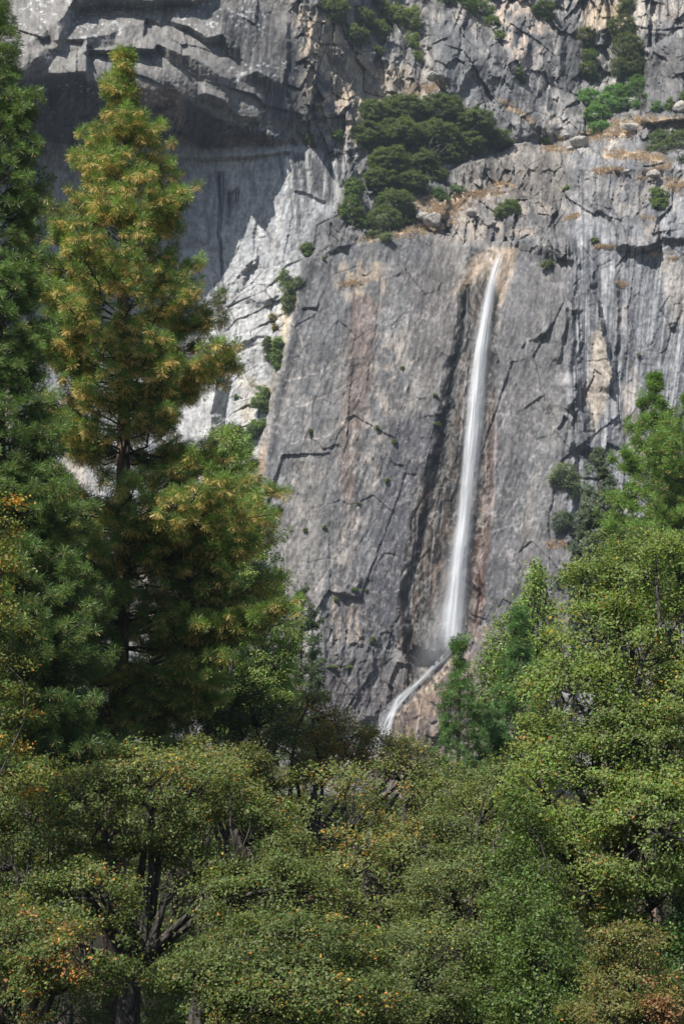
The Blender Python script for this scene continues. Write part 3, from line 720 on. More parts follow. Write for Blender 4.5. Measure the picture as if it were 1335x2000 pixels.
def ribbon(name, pts, wid, depth, bulge, mat, n=160, k=15, parent=None, wav=1.0, seed=0):
    """a curved sheet of falling water: pts in view directions, depth = world Y of its middle, bulge = forward arch in metres"""
    P = np.asarray(pts, float)
    L = np.concatenate([[0], np.cumsum(np.hypot(*np.diff(P, axis=0).T))]); t = np.linspace(0, L[-1], n)
    def sm(a):
        a = np.interp(t, L, a)
        for _ in range(6): a[1:-1] = .25*a[:-2]+.5*a[1:-1]+.25*a[2:]
        return a
    u = sm(P[:, 0]); v = sm(P[:, 1]); w_ = sm(np.asarray(wid, float)); Yd = sm(np.asarray(depth, float))
    tu = np.gradient(u); tv = np.gradient(v); ln = np.hypot(tu, tv); nu = tv/ln; nv = -tu/ln
    x = np.linspace(-1, 1, k)
    e = w_*(1+.10*wav*fbm(t/40, t*0+seed, 3, seed))
    U = u[:, None]+nu[:, None]*x*e[:, None]*.5; V = v[:, None]+nv[:, None]*x*e[:, None]*.5
    YY = Yd[:, None]-bulge*(1-x**2)[None]*(e[:, None]/30)**.5+.25*fbm(x[None]*3+t[:, None]*0, t[:, None]/60, 2, seed+2)
    pts3 = at(U, V, YY)
    uvs = np.stack([np.broadcast_to((x+1)/2, U.shape), np.broadcast_to((t/t[-1])[:, None], U.shape)], -1).reshape(-1, 2)
    i = np.arange(n*k).reshape(n, k)
    f = np.stack([i[1:, :-1], i[1:, 1:], i[:-1, 1:], i[:-1, :-1]], -1).reshape(-1, 4)
    return make_mesh(name, pts3.reshape(-1, 3), f, mat, parent, smooth=True, uvs=uvs)

fall = [(984, 486), (974, 506), (964, 540), (956, 575), (948, 620), (938, 680), (931, 740), (926, 800), (920, 870), (914, 940), (908, 1000), (901, 1060), (893, 1120), (888, 1180), (883, 1230), (878, 1272)]
fY = [Ymin(a, b, 10, 6)-1.2 for a, b in fall]
for i in range(1, len(fY)): fY[i] = min(fY[i], fY[i-1]-0.25)
W1 = [16, 27, 25, 27, 32, 37, 41, 42, 43, 42, 42, 42, 46, 50, 54, 50]
main_w = water_mat('white_water', .95, .15, 6.0, 7, (.86, .89, .93))
core_w = water_mat('dense_water', 1.0, .0, 3.5, 6, (.90, .92, .95), 1.0, .45)
veil_w = water_mat('water_veil', .36, .0, 7.0, 7, (.80, .85, .90), 1.0, .6)
mist_w = water_mat('mist', .18, .0, 2.0, 2, (.80, .85, .90), 1.0, .8)
wf = empty('waterfall', at(880, 1272, fY[-1]), 'tall white waterfall dropping down the wet brown groove of the cliff', 'waterfall')
ribbon('water_sheet', fall, W1, fY, 1.2, main_w, parent=wf, seed=1)
ribbon('water_core', [(a-2, b) for a, b in fall], np.array(W1)*.55, np.array(fY)-1.6, .8, core_w, parent=wf, seed=4)
vf = [(a+(6 if 640 < b < 1000 else 0)-(4 if b > 1100 else 0), b) for a, b in fall[2:]]
ribbon('veil', vf, [30, 32, 42, 56, 62, 62, 60, 60, 58, 60, 70, 84, 92, 90], np.array(fY[2:])+.2, 1.6, veil_w, parent=wf, seed=7)
ribbon('mist', [(900, 1040), (893, 1120), (884, 1190), (868, 1250), (858, 1300)], [60, 90, 120, 130, 110], [fY[-6], fY[-5], fY[-4]-1, fY[-3]-3, fY[-3]-4], 3, mist_w, parent=wf, seed=9)
ribbon('mist', [(878, 1180), (862, 1240), (840, 1300), (820, 1330)], [60, 100, 110, 60], [fY[-4], fY[-3]-2, fY[-3]-3, fY[-3]-4], 2, mist_w, parent=wf, seed=10)
casc = [(884, 1258), (868, 1284), (846, 1304), (822, 1328), (800, 1348), (778, 1370), (762, 1398), (748, 1430), (738, 1470)]
cY = [Ymin(a, b, 6, 5)-.9 for a, b in casc]; cY[0] = min(cY[0], fY[-1]-.5)
stream_w = water_mat('stream', .95, .3, 4.0, 5, (.82, .86, .90), 1.0, .4)
ribbon('cascade', casc, [28, 18, 14, 15, 18, 22, 18, 20, 24], cY, .5, stream_w, 90, 11, wf, seed=2)
ribbon('cascade', [(786, 1356), (764, 1376), (750, 1398), (742, 1425), (736, 1460)], [12, 18, 26, 34, 42], [cY[4]-.3, cY[5]-.3, cY[6]-.4, cY[7]-.3, cY[8]-.3], .5, veil_w, 60, 9, wf, seed=3)
ribbon('cascade', [(775, 1372), (768, 1392), (762, 1415), (756, 1450)], [7, 8, 10, 12], [Ymin(a, b, 5, 5)-.6 for a, b in [(775, 1372), (768, 1392), (762, 1415), (756, 1450)]], .3, main_w, 50, 7, wf, seed=5)
ribbon('trickle', [(822, 1362), (820, 1385), (815, 1415), (810, 1460)], [4, 5, 8, 12], [Ymin(a, b, 5, 5)-.5 for a, b in [(822, 1362), (820, 1385), (815, 1415), (810, 1460)]], .3, veil_w, 50, 7, wf, seed=6)
ribbon('trickle', [(912, 560), (911, 600), (909, 650), (905, 700)], [3, 3, 3, 2], [Ymin(a, 600, 4, 50)-.3 for a in (912, 911, 909, 905)], .1, veil_w, 40, 5, wf, seed=8)
# ------------------------------------------------------------------ foliage materials
def leaf_mat(name, trans, rough, spec, hue=(1.0, 1.0, .55)):
    m, nt, out = new_mat(name)
    vc = N(nt, 'ShaderNodeVertexColor', layer_name='leaf')
    pr = N(nt, 'ShaderNodeBsdfPrincipled'); pr.inputs['Roughness'].default_value = rough; pr.inputs['Specular IOR Level'].default_value = spec
    tl = N(nt, 'ShaderNodeBsdfTranslucent')
    mu = N(nt, 'ShaderNodeMix', data_type='RGBA', blend_type='MULTIPLY'); mu.inputs['Factor'].default_value = 1; mu.inputs[7].default_value = (*hue, 1)
    ms = N(nt, 'ShaderNodeMixShader'); ms.inputs[0].default_value = trans
    nt.links.new(vc.outputs['Color'], pr.inputs['Base Color']); nt.links.new(vc.outputs['Color'], mu.inputs[6]); nt.links.new(mu.outputs[2], tl.inputs['Color'])
    nt.links.new(pr.outputs[0], ms.inputs[1]); nt.links.new(tl.outputs[0], ms.inputs[2]); nt.links.new(ms.outputs[0], out.inputs['Surface'])
    return m
M_leaf = leaf_mat('broad_leaf', .40, .5, .38, (1.5, 1.5, .6))
M_needle = leaf_mat('pine_needle', .34, .45, .4, (1.3, 1.4, .6))
def bark_mat(name, c0, c1, sc):
    m, nt, out = new_mat(name)
    tc = N(nt, 'ShaderNodeTexCoord'); mp = N(nt, 'ShaderNodeMapping'); mp.inputs['Scale'].default_value = (sc, sc, sc*.22)
    vo = N(nt, 'ShaderNodeTexVoronoi'); vo.feature = 'DISTANCE_TO_EDGE'; vo.inputs['Scale'].default_value = 1
    nz = N(nt, 'ShaderNodeTexNoise'); nz.inputs['Scale'].default_value = 3; nz.inputs['Detail'].default_value = 6
    r = N(nt, 'ShaderNodeMapRange'); r.inputs['From Max'].default_value = .25
    mx = N(nt, 'ShaderNodeMix', data_type='RGBA'); mx.inputs[6].default_value = (*c0, 1); mx.inputs[7].default_value = (*c1, 1)
    ml = N(nt, 'ShaderNodeMath', operation='MULTIPLY')
    pr = N(nt, 'ShaderNodeBsdfPrincipled'); pr.inputs['Roughness'].default_value = .9
    bp = N(nt, 'ShaderNodeBump'); bp.inputs['Distance'].default_value = .06
    L = nt.links.new
    L(tc.outputs['Object'], mp.inputs['Vector']); L(mp.outputs['Vector'], vo.inputs['Vector']); L(mp.outputs['Vector'], nz.inputs['Vector'])
    L(vo.outputs['Distance'], r.inputs['Value']); L(r.outputs['Result'], ml.inputs[0]); L(nz.outputs['Fac'], ml.inputs[1]); L(ml.outputs[0], mx.inputs['Factor'])
    L(mx.outputs[2], pr.inputs['Base Color']); L(r.outputs['Result'], bp.inputs['Height']); L(bp.outputs['Normal'], pr.inputs['Normal']); L(pr.outputs[0], out.inputs['Surface'])
    return m
M_pbark = bark_mat('pine_bark', (.045, .032, .026), (.40, .26, .19), 3.2)
M_obark = bark_mat('oak_bark', (.028, .025, .021), (.14, .12, .10), 5)
M_twig = bark_mat('twig_bark', (.07, .058, .048), (.22, .18, .155), 9)

def rnd_unit(rng, n):
    a = rng.normal(size=(n, 3)); return a/(np.linalg.norm(a, axis=1, keepdims=True)+1e-9)

def leaves(name, Cn, Nm, size, col, rng, mat, parent, aspect=.62, fold=.25):
    """one small folded leaf per centre: rhombus of two triangles"""
    n = len(Cn)
    Nm = Nm/(np.linalg.norm(Nm, axis=1, keepdims=True)+1e-9)
    col = col*np.array([1.0, 1.0, 1.0])
    t = rnd_unit(rng, n); T = t-(t*Nm).sum(1, keepdims=True)*Nm; T /= np.linalg.norm(T, axis=1, keepdims=True)+1e-9
    B = np.cross(Nm, T); s = size[:, None]*.5
    V = np.empty((n, 4, 3))
    V[:, 0] = Cn-T*s; V[:, 2] = Cn+T*s
    V[:, 1] = Cn+B*s*aspect+Nm*s*fold; V[:, 3] = Cn-B*s*aspect+Nm*s*fold
    i = np.arange(n)[:, None]*4
    F = np.concatenate([i+np.array([[0, 1, 2]]), i+np.array([[0, 2, 3]])], 0)
    c = np.repeat(np.clip(col, 0, 1), 4, 0)
    return make_mesh(name, V.reshape(-1, 3), F, mat, parent, {'leaf': c})

LEAFG = np.array([1.70, 1.85, 1.35])
def palette(rng, n, base, var, accents, clump):
    """accents: list of (colour, probability); clump: per-leaf 0..1 value shared inside a spray"""
    base = np.asarray(base); c = base[None]*(1+var*rng.normal(size=(n, 1)))*(1+.10*rng.normal(size=(n, 3)))
    c *= LEAFG*(1+.5*(clump[:, None]-.5))
    r = rng.rand(n)
    for col, p in accents:
        pr = p*np.where(clump > .86, 2.4, np.where(clump > .7, .6, .12))
        m = r < pr; r = r-pr
        c[m] = np.asarray(col)[None]*(1+.25*rng.normal(size=(m.sum(), 1)))
        r = np.where(m, 9, r)
    return np.clip(c, .008, .9)

def bez(A, B, Cc, k):
    t = np.linspace(0, 1, k)[None, :, None]
    return (1-t)**2*A[:, None]+2*t*(1-t)*B[:, None]+t*t*Cc[:, None]

SUNV = np.array([-.386, -.53, .755])
def broadleaf(name, base_uv, Yd, lobes, label, cat, seed, leaf=.10, spray_r=.5, per=60, dens=1.0, base=(.07, .085, .03), var=.22, accents=(),
              group=None, trunk_r=.3, limbs=True, flat=.55, shell=.62, up=.8, ground=None, depth=1.0, twigs=True, mat=None, leafname='crown', hang=0.0, keep_front=False):
    """lobes: (u, v, ru, rv, dY) ellipsoids of the crown seen in direction (u, v) at world depth Yd+dY"""
    rng = np.random.RandomState(seed)
    lob = []
    for (u, v, ru, rv, dY) in lobes:
        yy = Yd+dY; k = mpp(yy)
        lob.append((at(u, v, yy), np.array([ru*k, max(ru, rv)*k*.85*depth, rv*k])))
    if ground is None:
        b = at(base_uv[0], base_uv[1], Yd); b[2] = float(ground_h(b[0], b[1]))-.2
    else: b = at(base_uv[0], base_uv[1], ground)
    root = empty(name, b, label, cat, group)
    CC = []; RR = []; LI = []
    for li, (c, r) in enumerate(lob):
        area = 4*math.pi*((r[0]*r[1])**1.6+(r[0]*r[2])**1.6+(r[1]*r[2])**1.6)**(1/1.6)/3**(1/1.6)
        n = max(int(dens*area/(math.pi*spray_r**2)*1.25), 5)
        d = rnd_unit(rng, n); rad = shell+(1-shell)*rng.rand(n, 1)**.7
        rad *= 1+.16*fbm(d[:, 0]*2.2+seed, d[:, 2]*2.2+li, 3, seed)[:, None]
        p = c+d*r*rad
        # thin out the far and the under side, which nothing in view shows
        keep = (d[:, 1] < .55) | (rng.rand(n) < .35)
        if not keep_front: keep &= (d[:, 2] > -.85) | (rng.rand(n) < .5)
        p = p[keep]
        # drop those deep inside another lobe
        ins = np.zeros(len(p), bool)
        for lj, (c2, r2) in enumerate(lob):
            if lj != li: ins |= (((p-c2)/r2)**2).sum(1) < (shell*.9)**2
        p = p[~ins]
        CC.append(p); LI += [li]*len(p)
    CC = np.concatenate(CC); LI = np.array(LI); ns = len(CC)
    cc_ = np.array([l[0] for l in lob])[LI]
    outd = CC-cc_; outd /= np.linalg.norm(outd, axis=1, keepdims=True)+1e-9
    # sprays: lumpy flattened clusters of leaves
    cnt = rng.poisson(per, ns)
    ix = np.repeat(np.arange(ns), cnt); n = len(ix)
    o = rng.normal(size=(n, 3))*.46; o *= (np.array([1, 1, flat]))
    sr = (spray_r*(.7+.6*rng.rand(ns)))[ix][:, None]
    P = CC[ix]+o*sr
    P[:, 2] -= hang*np.abs(rng.normal(size=n))*sr[:, 0]
    nm = up*np.array([-.28, -.45, 1.0])+.55*outd[ix]+.85*rng.normal(size=(n, 3))*.8
    per_sp = None; cl = np.clip(.5+.5*fbm(CC[:, 0]/2.1+seed, CC[:, 2]/2.1+CC[:, 1]*.4, 3, seed+2)*1.6+.22*rng.normal(size=ns), 0, 1)[ix]
    col = palette(rng, n, base, var, accents, cl)
    sz = leaf*(.6+.8*rng.rand(n))
    leaves(leafname, P, nm, sz, col, rng, mat or M_leaf, root)
    # trunk and limbs
    if limbs:
        cen = np.mean([l[0] for l in lob], 0); h = max(l[0][2] for l in lob)-b[2]
        fork = b+np.array([(cen[0]-b[0])*.35, (cen[1]-b[1])*.3, max(h*.36, .3)])
        tp = bez(b[None], (b+fork)[None]/2+np.array([[.05*h*rng.normal(), 0, 0]]), fork[None], 7)
        tv, tf = tubes(tp, np.linspace(trunk_r*1.35, trunk_r*.85, 7)[None], 9)
        parts = [(tv, tf)]
        K = 8; LC = np.array([l[0] for l in lob]); nl = len(LC)
        # two limbs per lobe
        tg = np.concatenate([LC+rng.normal(size=(nl, 3))*.25*np.array([l[1] for l in lob]) for _ in range(2)])
        A = fork[None]+rng.normal(size=(len(tg), 3))*.05*trunk_r
        Bm = A*.45+tg*.55; Bm[:, 2] = A[:, 2]*.35+tg[:, 2]*.65+.0*h
        Bm += rng.normal(size=Bm.shape)*.06*h
        lp = bez(A, Bm, tg, K); lp[:, 1:-1] += rng.normal(size=lp[:, 1:-1].shape)*.012*h
        lr = np.linspace(1, .22, K)[None]*(trunk_r*.55)
        parts.append(tubes(lp, np.repeat(lr, len(tg), 0), 6))
        make_mesh('trunk', *merge(parts[:1]), M_obark, root, smooth=True)
        # boughs from limbs to sprays
        sel = rng.rand(ns) < (.5 if twigs else .2)
        T = CC[sel]
        fl = lp.reshape(-1, 3)
        fl2 = lp[:, 3:].reshape(-1, 3)
        dm = np.stack([((T-q)**2).sum(1) for q in fl2], 1); S = fl2[dm.argmin(1)]
        Mid = (S+T)/2+rng.normal(size=T.shape)*.10*np.linalg.norm(T-S, axis=1, keepdims=True); Mid[:, 2] -= .04*np.linalg.norm(T-S, axis=1)
        bp = bez(S, Mid, T, 5); bp[:, 1:-1] += rng.normal(size=bp[:, 1:-1].shape)*.05*spray_r
        br = np.linspace(1, .25, 5)[None]*(trunk_r*.11+.010)
        parts.append(tubes(bp, np.repeat(br, len(T), 0), 3))
        if twigs:
            # a few fine twigs inside every spray
            q = np.repeat(T, 3, 0); e = q+rng.normal(size=q.shape)*spray_r*.6
            tw = bez(q, (q+e)/2+rng.normal(size=q.shape)*.12*spray_r, e, 3)
            parts.append(tubes(tw, np.repeat(np.array([[.012, .009, .004]])*(leaf/.1), len(q), 0), 3))
        make_mesh('branches', *merge(parts[1:]), M_twig if not twigs else M_obark, root)
    return root

def needles_mesh(name, P, D, rng, parent, nn, ln, wd, green, old, p_old, hangk=.25, cat='crown', bud=True, col_j=.26, spread=1.0, skirt=0.0):
    """radiating needle tufts: P tuft centres, D shoot directions"""
    n = len(P); ix = np.repeat(np.arange(n), nn); m = len(ix)
    d = D[ix]
    r = rnd_unit(rng, m)
    # polar angle from the shoot: mostly forward and sideways, older ones bent back
    th = np.arccos(1-rng.rand(m)*(1.0+.35*spread))
    if np.ndim(skirt) or skirt > 0:
        sk = rng.rand(m) < (np.asarray(skirt)*np.ones(n))[ix]
        th = np.where(sk, 1.75+.75*rng.rand(m), np.arccos(1-rng.rand(m)*1.02))
    else: sk = np.zeros(m, bool)
    ax = r-(r*d).sum(1, keepdims=True)*d; ax /= np.linalg.norm(ax, axis=1, keepdims=True)+1e-9
    v = d*np.cos(th)[:, None]+ax*np.sin(th)[:, None]
    L = (ln*(.75+.4*rng.rand(n)))[ix]*(.8+.4*rng.rand(m))
    v[:, 2] -= hangk*(.4+.6*(th > 1.2)); v /= np.linalg.norm(v, axis=1, keepdims=True)+1e-9
    a = P[ix]-d*(rng.rand(m, 1))*ln*.35
    side = np.cross(v, rnd_unit(rng, m)); side /= np.linalg.norm(side, axis=1, keepdims=True)+1e-9
    w = (wd*(.7+.6*rng.rand(m)))[:, None]
    V = np.empty((m, 3, 3)); V[:, 0] = a+side*w*.35; V[:, 1] = a+v*L[:, None]+side*w*.5; V[:, 2] = a+v*L[:, None]*.97-side*w*.5
    green = np.asarray(green); old = np.asarray(old)
    tj = (1+col_j*rng.normal(size=(n, 1)))
    g = green[None]*tj[ix]*(1+.18*rng.normal(size=(m, 1)))
    po = np.asarray(p_old)*np.ones(n)
    is_old = (sk & (rng.rand(m) < po[ix]*1.15)) | ((v[:, 2] < -.15) & (rng.rand(m) < po[ix]*(.3 if sk.any() else 1)))
    yel = (v[:, 2] < .15) & (rng.rand(m) < po[ix]*.5) & ~is_old
    g[yel] = (green*.55+old*.45)[None]*(1+.2*rng.normal(size=(yel.sum(), 1)))
    g[is_old] = old[None]*(1+.22*rng.normal(size=(is_old.sum(), 1)))
    c = np.repeat(np.clip(g, .01, .9), 3, 0)
    F = np.arange(m*3).reshape(-1, 3)
    return make_mesh(name, V.reshape(-1, 3), F, M_needle, parent, {'leaf': c})

def pine(name, tip_uv, Yd, prof, label, cat, seed, tuft=.23, nn=44, wd=.014, green=(.055, .10, .032), old=(.55, .30, .10), p_old=.0, vmax=1560,
         trunk_u=None, trunk_r=.35, whorl=.5, group=None, step=.34, droop=.0, nbr=6, p_old_fn=None, up=.5, bare=0.0, trunk_lean=0.0, latk=.42, bunch=1.0, spread=1.0, skirt=0.0, updir=.75, window=None, ragged=.28):
    """prof: list of (v, half width in px) from the tip down; trunk stands at world depth Yd"""
    rng = np.random.RandomState(seed); k = mpp(Yd)
    u0, v0 = tip_uv
    tip = at(u0, v0, Yd); b = at(u0 if trunk_u is None else trunk_u, 1800, Yd); b[2] = float(ground_h(b[0], Yd))-.2
    root = empty(name, b, label, cat, group)
    H = tip[2]-b[2]
    pv = np.array([p[0] for p in prof], float); pw = np.array([p[1] for p in prof], float)
    zz = np.array([at(u0, v, Yd)[2] for v in pv])[::-1]; rr = (pw*k)[::-1]
    zlow = float(at(u0, vmax, Yd)[2])
    ns = 40; t = np.linspace(0, 1, ns)
    tx = b[None]*(1-t[:, None])+tip[None]*t[:, None]
    tx[:, 0] += .25*np.sin(t*5+seed)*t*(1-t)*2
    tr = trunk_r*(1-t)**.8+.02
    make_mesh('trunk', *tubes(tx[None], tr[None], 12), M_pbark, root, smooth=True)
    z = np.arange(max(zlow, b[2]+H*.08), tip[2]-.15, whorl)
    z = z+rng.rand(len(z))*whorl*.6
    St = []; Dr = []; Ln = []; Rel = []
    for zi in z:
        nb = nbr if zi < tip[2]-2 else max(4, nbr-2)
        ph0 = rng.rand()*6.28
        for j in range(nb):
            ph = ph0+j*6.283/nb+rng.normal()*.28
            R = np.interp(zi+up*.6, zz, rr)*(.64+.30*rng.rand()+ragged*float(vn(np.array([ph*1.1]), np.array([zi/1.3]), seed)[0]+.3))
            if vn(np.array([ph*1.3+7]), np.array([zi/1.1]), seed+1)[0] < -.55: continue
            if math.sin(ph) > .75 and rng.rand() < .45: continue
            if window and window[0] < zi < window[1] and math.sin(ph) < -.35 and rng.rand() < .9: continue
            rel = (tip[2]-zi)/H
            St.append(np.array([np.interp(zi, tx[:, 2], tx[:, 0]), Yd+0.0, zi])); Dr.append(ph); Ln.append(max(R, .25)); Rel.append(rel)
    St = np.array(St); Dr = np.array(Dr); Ln = np.array(Ln); Rel = np.array(Rel); n = len(St)
    el0 = np.interp(Rel, [0, .1, .4, 1], [.95, .55, .12, -.12])+rng.normal(size=n)*.12-droop
    hd = np.stack([np.cos(Dr), np.sin(Dr), 0*Dr], 1)
    K = 7; tt = np.linspace(0, 1, K)
    BP = St[:, None]+hd[:, None]*(Ln[:, None]*tt[None])[..., None]
    BP[:, :, 2] += (np.tan(el0)*Ln)[:, None]*tt[None]+(up*.42*Ln)[:, None]*(tt[None]**2.6)
    BP[:, 1:] += rng.normal(size=BP[:, 1:].shape)*.035*Ln[:, None, None]
    rb = np.clip(trunk_r*.16*(Ln/Ln.max())**.7, .012, .09)[:, None]*np.linspace(1, .22, K)[None]
    parts = [tubes(BP, rb, 5)]
    # side shoots with tufts
    TP = []; TD = []; S0 = []; S1 = []; KR = []
    for i in range(n):
        L = Ln[i]; m = max(2, int(L/step))
        for q in range(m):
            f = bare+(1-bare)*(.22+.78*(q+.5+rng.rand()*.4)/m) if L > .8 else (q+1)/m
            f = min(f, 1)
            p = np.array([np.interp(f, tt, BP[i, :, a]) for a in range(3)])
            sides = (-1, 1) if f < .93 else (0,)
            for sd2 in sides:
                ll = latk*L*(1.05-f)*(.5+.7*rng.rand())+.12 if sd2 else .05
                ang = Dr[i]+sd2*(.75+.3*rng.normal())
                d = np.array([math.cos(ang), math.sin(ang), .25+.35*rng.rand()]); d /= np.linalg.norm(d)
                e = p+d*ll
                S0.append(p); S1.append(e); KR.append(.008+.006*ll)
                mm = max(1, int(ll/(step*.8)))
                for w_ in range(mm):
                    g = 1-w_*step*.8/max(ll, .01)
                    c = p+d*ll*g+rng.normal(size=3)*.07
                    dd = d*(.8-.6*(skirt > 0))+np.array([0, 0, updir])+rng.normal(size=3)*(.28-.1*(skirt > 0))
                    TP.append(c); TD.append(dd/np.linalg.norm(dd))
    # leader
    for zt in np.arange(tip[2]-1.2, tip[2]+.05, .22):
        c = np.array([tip[0], Yd, zt]); TP.append(c); TD.append(np.array([rng.normal()*.3, rng.normal()*.3, 1.0])/1.1)
    TP = np.array(TP); TD = np.array(TD); TD /= np.linalg.norm(TD, axis=1, keepdims=True)
    keep = (TP[:, 1] < Yd+.35*Ln.max()) | (rng.rand(len(TP)) < .5)
    TP = TP[keep]; TD = TD[keep]
    S0 = np.array(S0); S1 = np.array(S1)
    mid = (S0+S1)/2+rng.normal(size=S0.shape)*.05; mid[:, 2] -= .05
    parts.append(tubes(bez(S0, mid, S1, 4), np.array(KR)[:, None]*np.linspace(1.3, .6, 4)[None], 3))
    make_mesh('branches', *merge(parts), M_pbark if False else M_twig, root)
    po = p_old if p_old_fn is None else p_old_fn(TP, rng)
    needles_mesh('needles', TP, TD, rng, root, nn, tuft*bunch, wd, green, old, po, spread=spread, skirt=skirt)

    return root
# ------------------------------------------------------------------ conifers
def orange_fn(TP, rng):
    return np.where(rng.rand(len(TP)) < .72, .45+.55*rng.rand(len(TP)), .10)*(.22+.78*np.clip((TP[:, 2]-9)/12, 0, 1))*np.where(TP[:, 0] < -9.5, .55, 1)
pine('pine_tree', (242, 122), 62, [(122, 5), (170, 18), (240, 38), (320, 72), (400, 96), (500, 118), (620, 142), (760, 164), (900, 178), (1020, 200), (1150, 226), (1300, 220), (1420, 190), (1520, 120)],
     'tall pine whose long green needle tufts have golden orange lower needles', 'pine tree', 11, window=(16.8, 19.8), ragged=.8, tuft=.275, nn=140, wd=.0145, green=(.165, .25, .06), old=(.80, .56, .23), p_old_fn=orange_fn, trunk_u=232, trunk_r=.42, whorl=.46, step=.44, vmax=1500, nbr=9, skirt=.34, updir=1.1)
pine('pine_tree', (-8, 20), 54, [(20, 15), (60, 38), (150, 66), (260, 88), (400, 100), (600, 110), (800, 124), (950, 150), (1100, 190), (1200, 205), (1350, 232), (1480, 250), (1560, 180)],
     'dark green pine filling the left edge with dense drooping boughs', 'pine tree', 12, tuft=.23, nn=84, wd=.0145, green=(.135, .215, .064), old=(.42, .30, .12), p_old=.10, trunk_u=2, trunk_r=.42, whorl=.34, step=.38, vmax=1600, nbr=11)
pine('pine_tree', (455, 838), 105, [(838, 8), (870, 26), (920, 60), (1000, 80), (1100, 100), (1250, 130), (1400, 140)],
     'green pine rising behind the right side of the orange tipped pine', 'pine tree', 13, tuft=.30, nn=60, wd=.028, nbr=8, green=(.13, .22, .066), p_old=.1, trunk_r=.35, whorl=.6, step=.5, vmax=1420)
pine('pine_tree', (898, 1262), 92, [(1262, 5), (1290, 14), (1330, 28), (1380, 42), (1430, 54), (1500, 70), (1560, 76)],
     'small bushy pine just right of the foot of the waterfall', 'pine tree', 14, tuft=.26, nn=80, wd=.023, nbr=7, green=(.115, .21, .066), p_old=.06, old=(.4, .3, .1), trunk_r=.2, whorl=.45, step=.34, vmax=1580, up=1.2)
pine('pine_tree', (1012, 1212), 96, [(1212, 6), (1240, 15), (1300, 32), (1360, 50), (1430, 82), (1500, 90), (1580, 90)],
     'round topped pine in front of the cedar at lower right', 'pine tree', 15, tuft=.28, nn=80, wd=.024, nbr=8, green=(.11, .21, .07), p_old=.05, old=(.4, .3, .1), trunk_r=.22, whorl=.45, step=.36, vmax=1600, up=1.2)
pine('pine_tree', (1277, 742), 120, [(742, 6), (770, 16), (810, 32), (850, 46), (900, 70), (960, 100), (1040, 110), (1150, 110)],
     'pine at the right edge with a narrow spire top', 'pine tree', 16, tuft=.36, nn=84, wd=.032, nbr=10, green=(.16, .26, .062), p_old=.05, old=(.5, .34, .12), trunk_r=.4, whorl=.7, step=.55, vmax=1200)
pine('pine_tree', (1350, 775), 112, [(775, 8), (830, 40), (880, 76), (960, 140), (1060, 150), (1200, 150)],
     'broad pine cut off by the right edge below the spire topped pine', 'pine tree', 17, tuft=.36, nn=64, wd=.032, nbr=9, green=(.16, .26, .062), p_old=.12, old=(.5, .32, .12), trunk_r=.4, whorl=.6, step=.55, vmax=1200)
pine('fir_tree', (1168, 884), 130, [(884, 5), (920, 20), (960, 34), (1010, 46), (1060, 54), (1120, 62), (1200, 62)],
     'narrow pale grey green fir against the cliff at right', 'fir tree', 18, tuft=.18, nn=56, wd=.036, green=(.19, .235, .175), trunk_r=.3, whorl=.34, step=.3, vmax=1250, up=.2, nbr=10, spread=1.5)
pine('cedar_tree', (590, 1150), 120, [(1150, 5), (1180, 20), (1230, 32), (1300, 44), (1380, 60), (1500, 60)],
     'small dark green conifer beside the lower cliff behind the pines', 'conifer', 19, tuft=.22, nn=46, wd=.036, green=(.10, .15, .075), trunk_r=.25, whorl=.45, step=.36, vmax=1480, up=.2, nbr=6, spread=1.5)

# ------------------------------------------------------------------ broadleaf trees and feathery cedars
ORG = (.50, .20, .04); YEL = (.50, .36, .06); RED = (.34, .09, .03); BRN = (.22, .12, .05); OLV = (.17, .19, .08)
OAK = dict(accents=[(ORG, 0.045), (YEL, 0.030), (OLV, .2)])
broadleaf('oak_tree', (240, 1990), 47, [(120, 1600, 170, 110, 0), (300, 1570, 190, 120, .5), (440, 1640, 150, 130, 1), (60, 1700, 130, 110, -1), (160, 1760, 120, 80, -2), (520, 1760, 160, 90, -1), (400, 1540, 100, 70, 2)],
          'large spreading oak at lower left with a dark hollow round its trunk', 'oak tree', 21, leaf=0.079, spray_r=.42, per=124, dens=1.6, base=(.078, .094, .034), trunk_r=.28, **OAK)
broadleaf('oak_tree', (470, 2060), 42, [(560, 1860, 190, 80, 0), (420, 1905, 120, 45, -1), (610, 1960, 220, 80, -1), (480, 1990, 90, 50, -1)],
          'low oak boughs at the bottom edge left of centre', 'oak tree', 22, leaf=0.072, spray_r=.36, per=117, dens=1.6, base=(.074, .09, .032), trunk_r=.25, accents=[(ORG, 0.072), (YEL, 0.048), (OLV, .15)])
broadleaf('oak_tree', (20, 2040), 41, [(40, 1850, 110, 90, 0), (150, 1870, 120, 70, -1), (-20, 1960, 110, 90, -1)],
          'oak in the bottom left corner with rusty leaf edges', 'oak tree', 23, leaf=0.072, spray_r=.36, per=113, dens=1.6, base=(.066, .082, .028), trunk_r=.2, accents=[(ORG, 0.072), (YEL, 0.030), (BRN, .15)])
broadleaf('oak_tree', (700, 2040), 52, [(650, 1600, 130, 110, 0), (760, 1560, 110, 90, 3), (720, 1730, 150, 110, -1), (840, 1690, 120, 120, 0), (640, 1780, 110, 80, -2), (860, 1590, 90, 80, 3)],
          'oak with bare grey twigs in the middle below the cascade', 'oak tree', 24, leaf=0.083, spray_r=.45, per=89, dens=1.1, base=(.095, .105, .042), trunk_r=.34, accents=[(ORG, 0.048), (YEL, 0.048), (OLV, .25)])
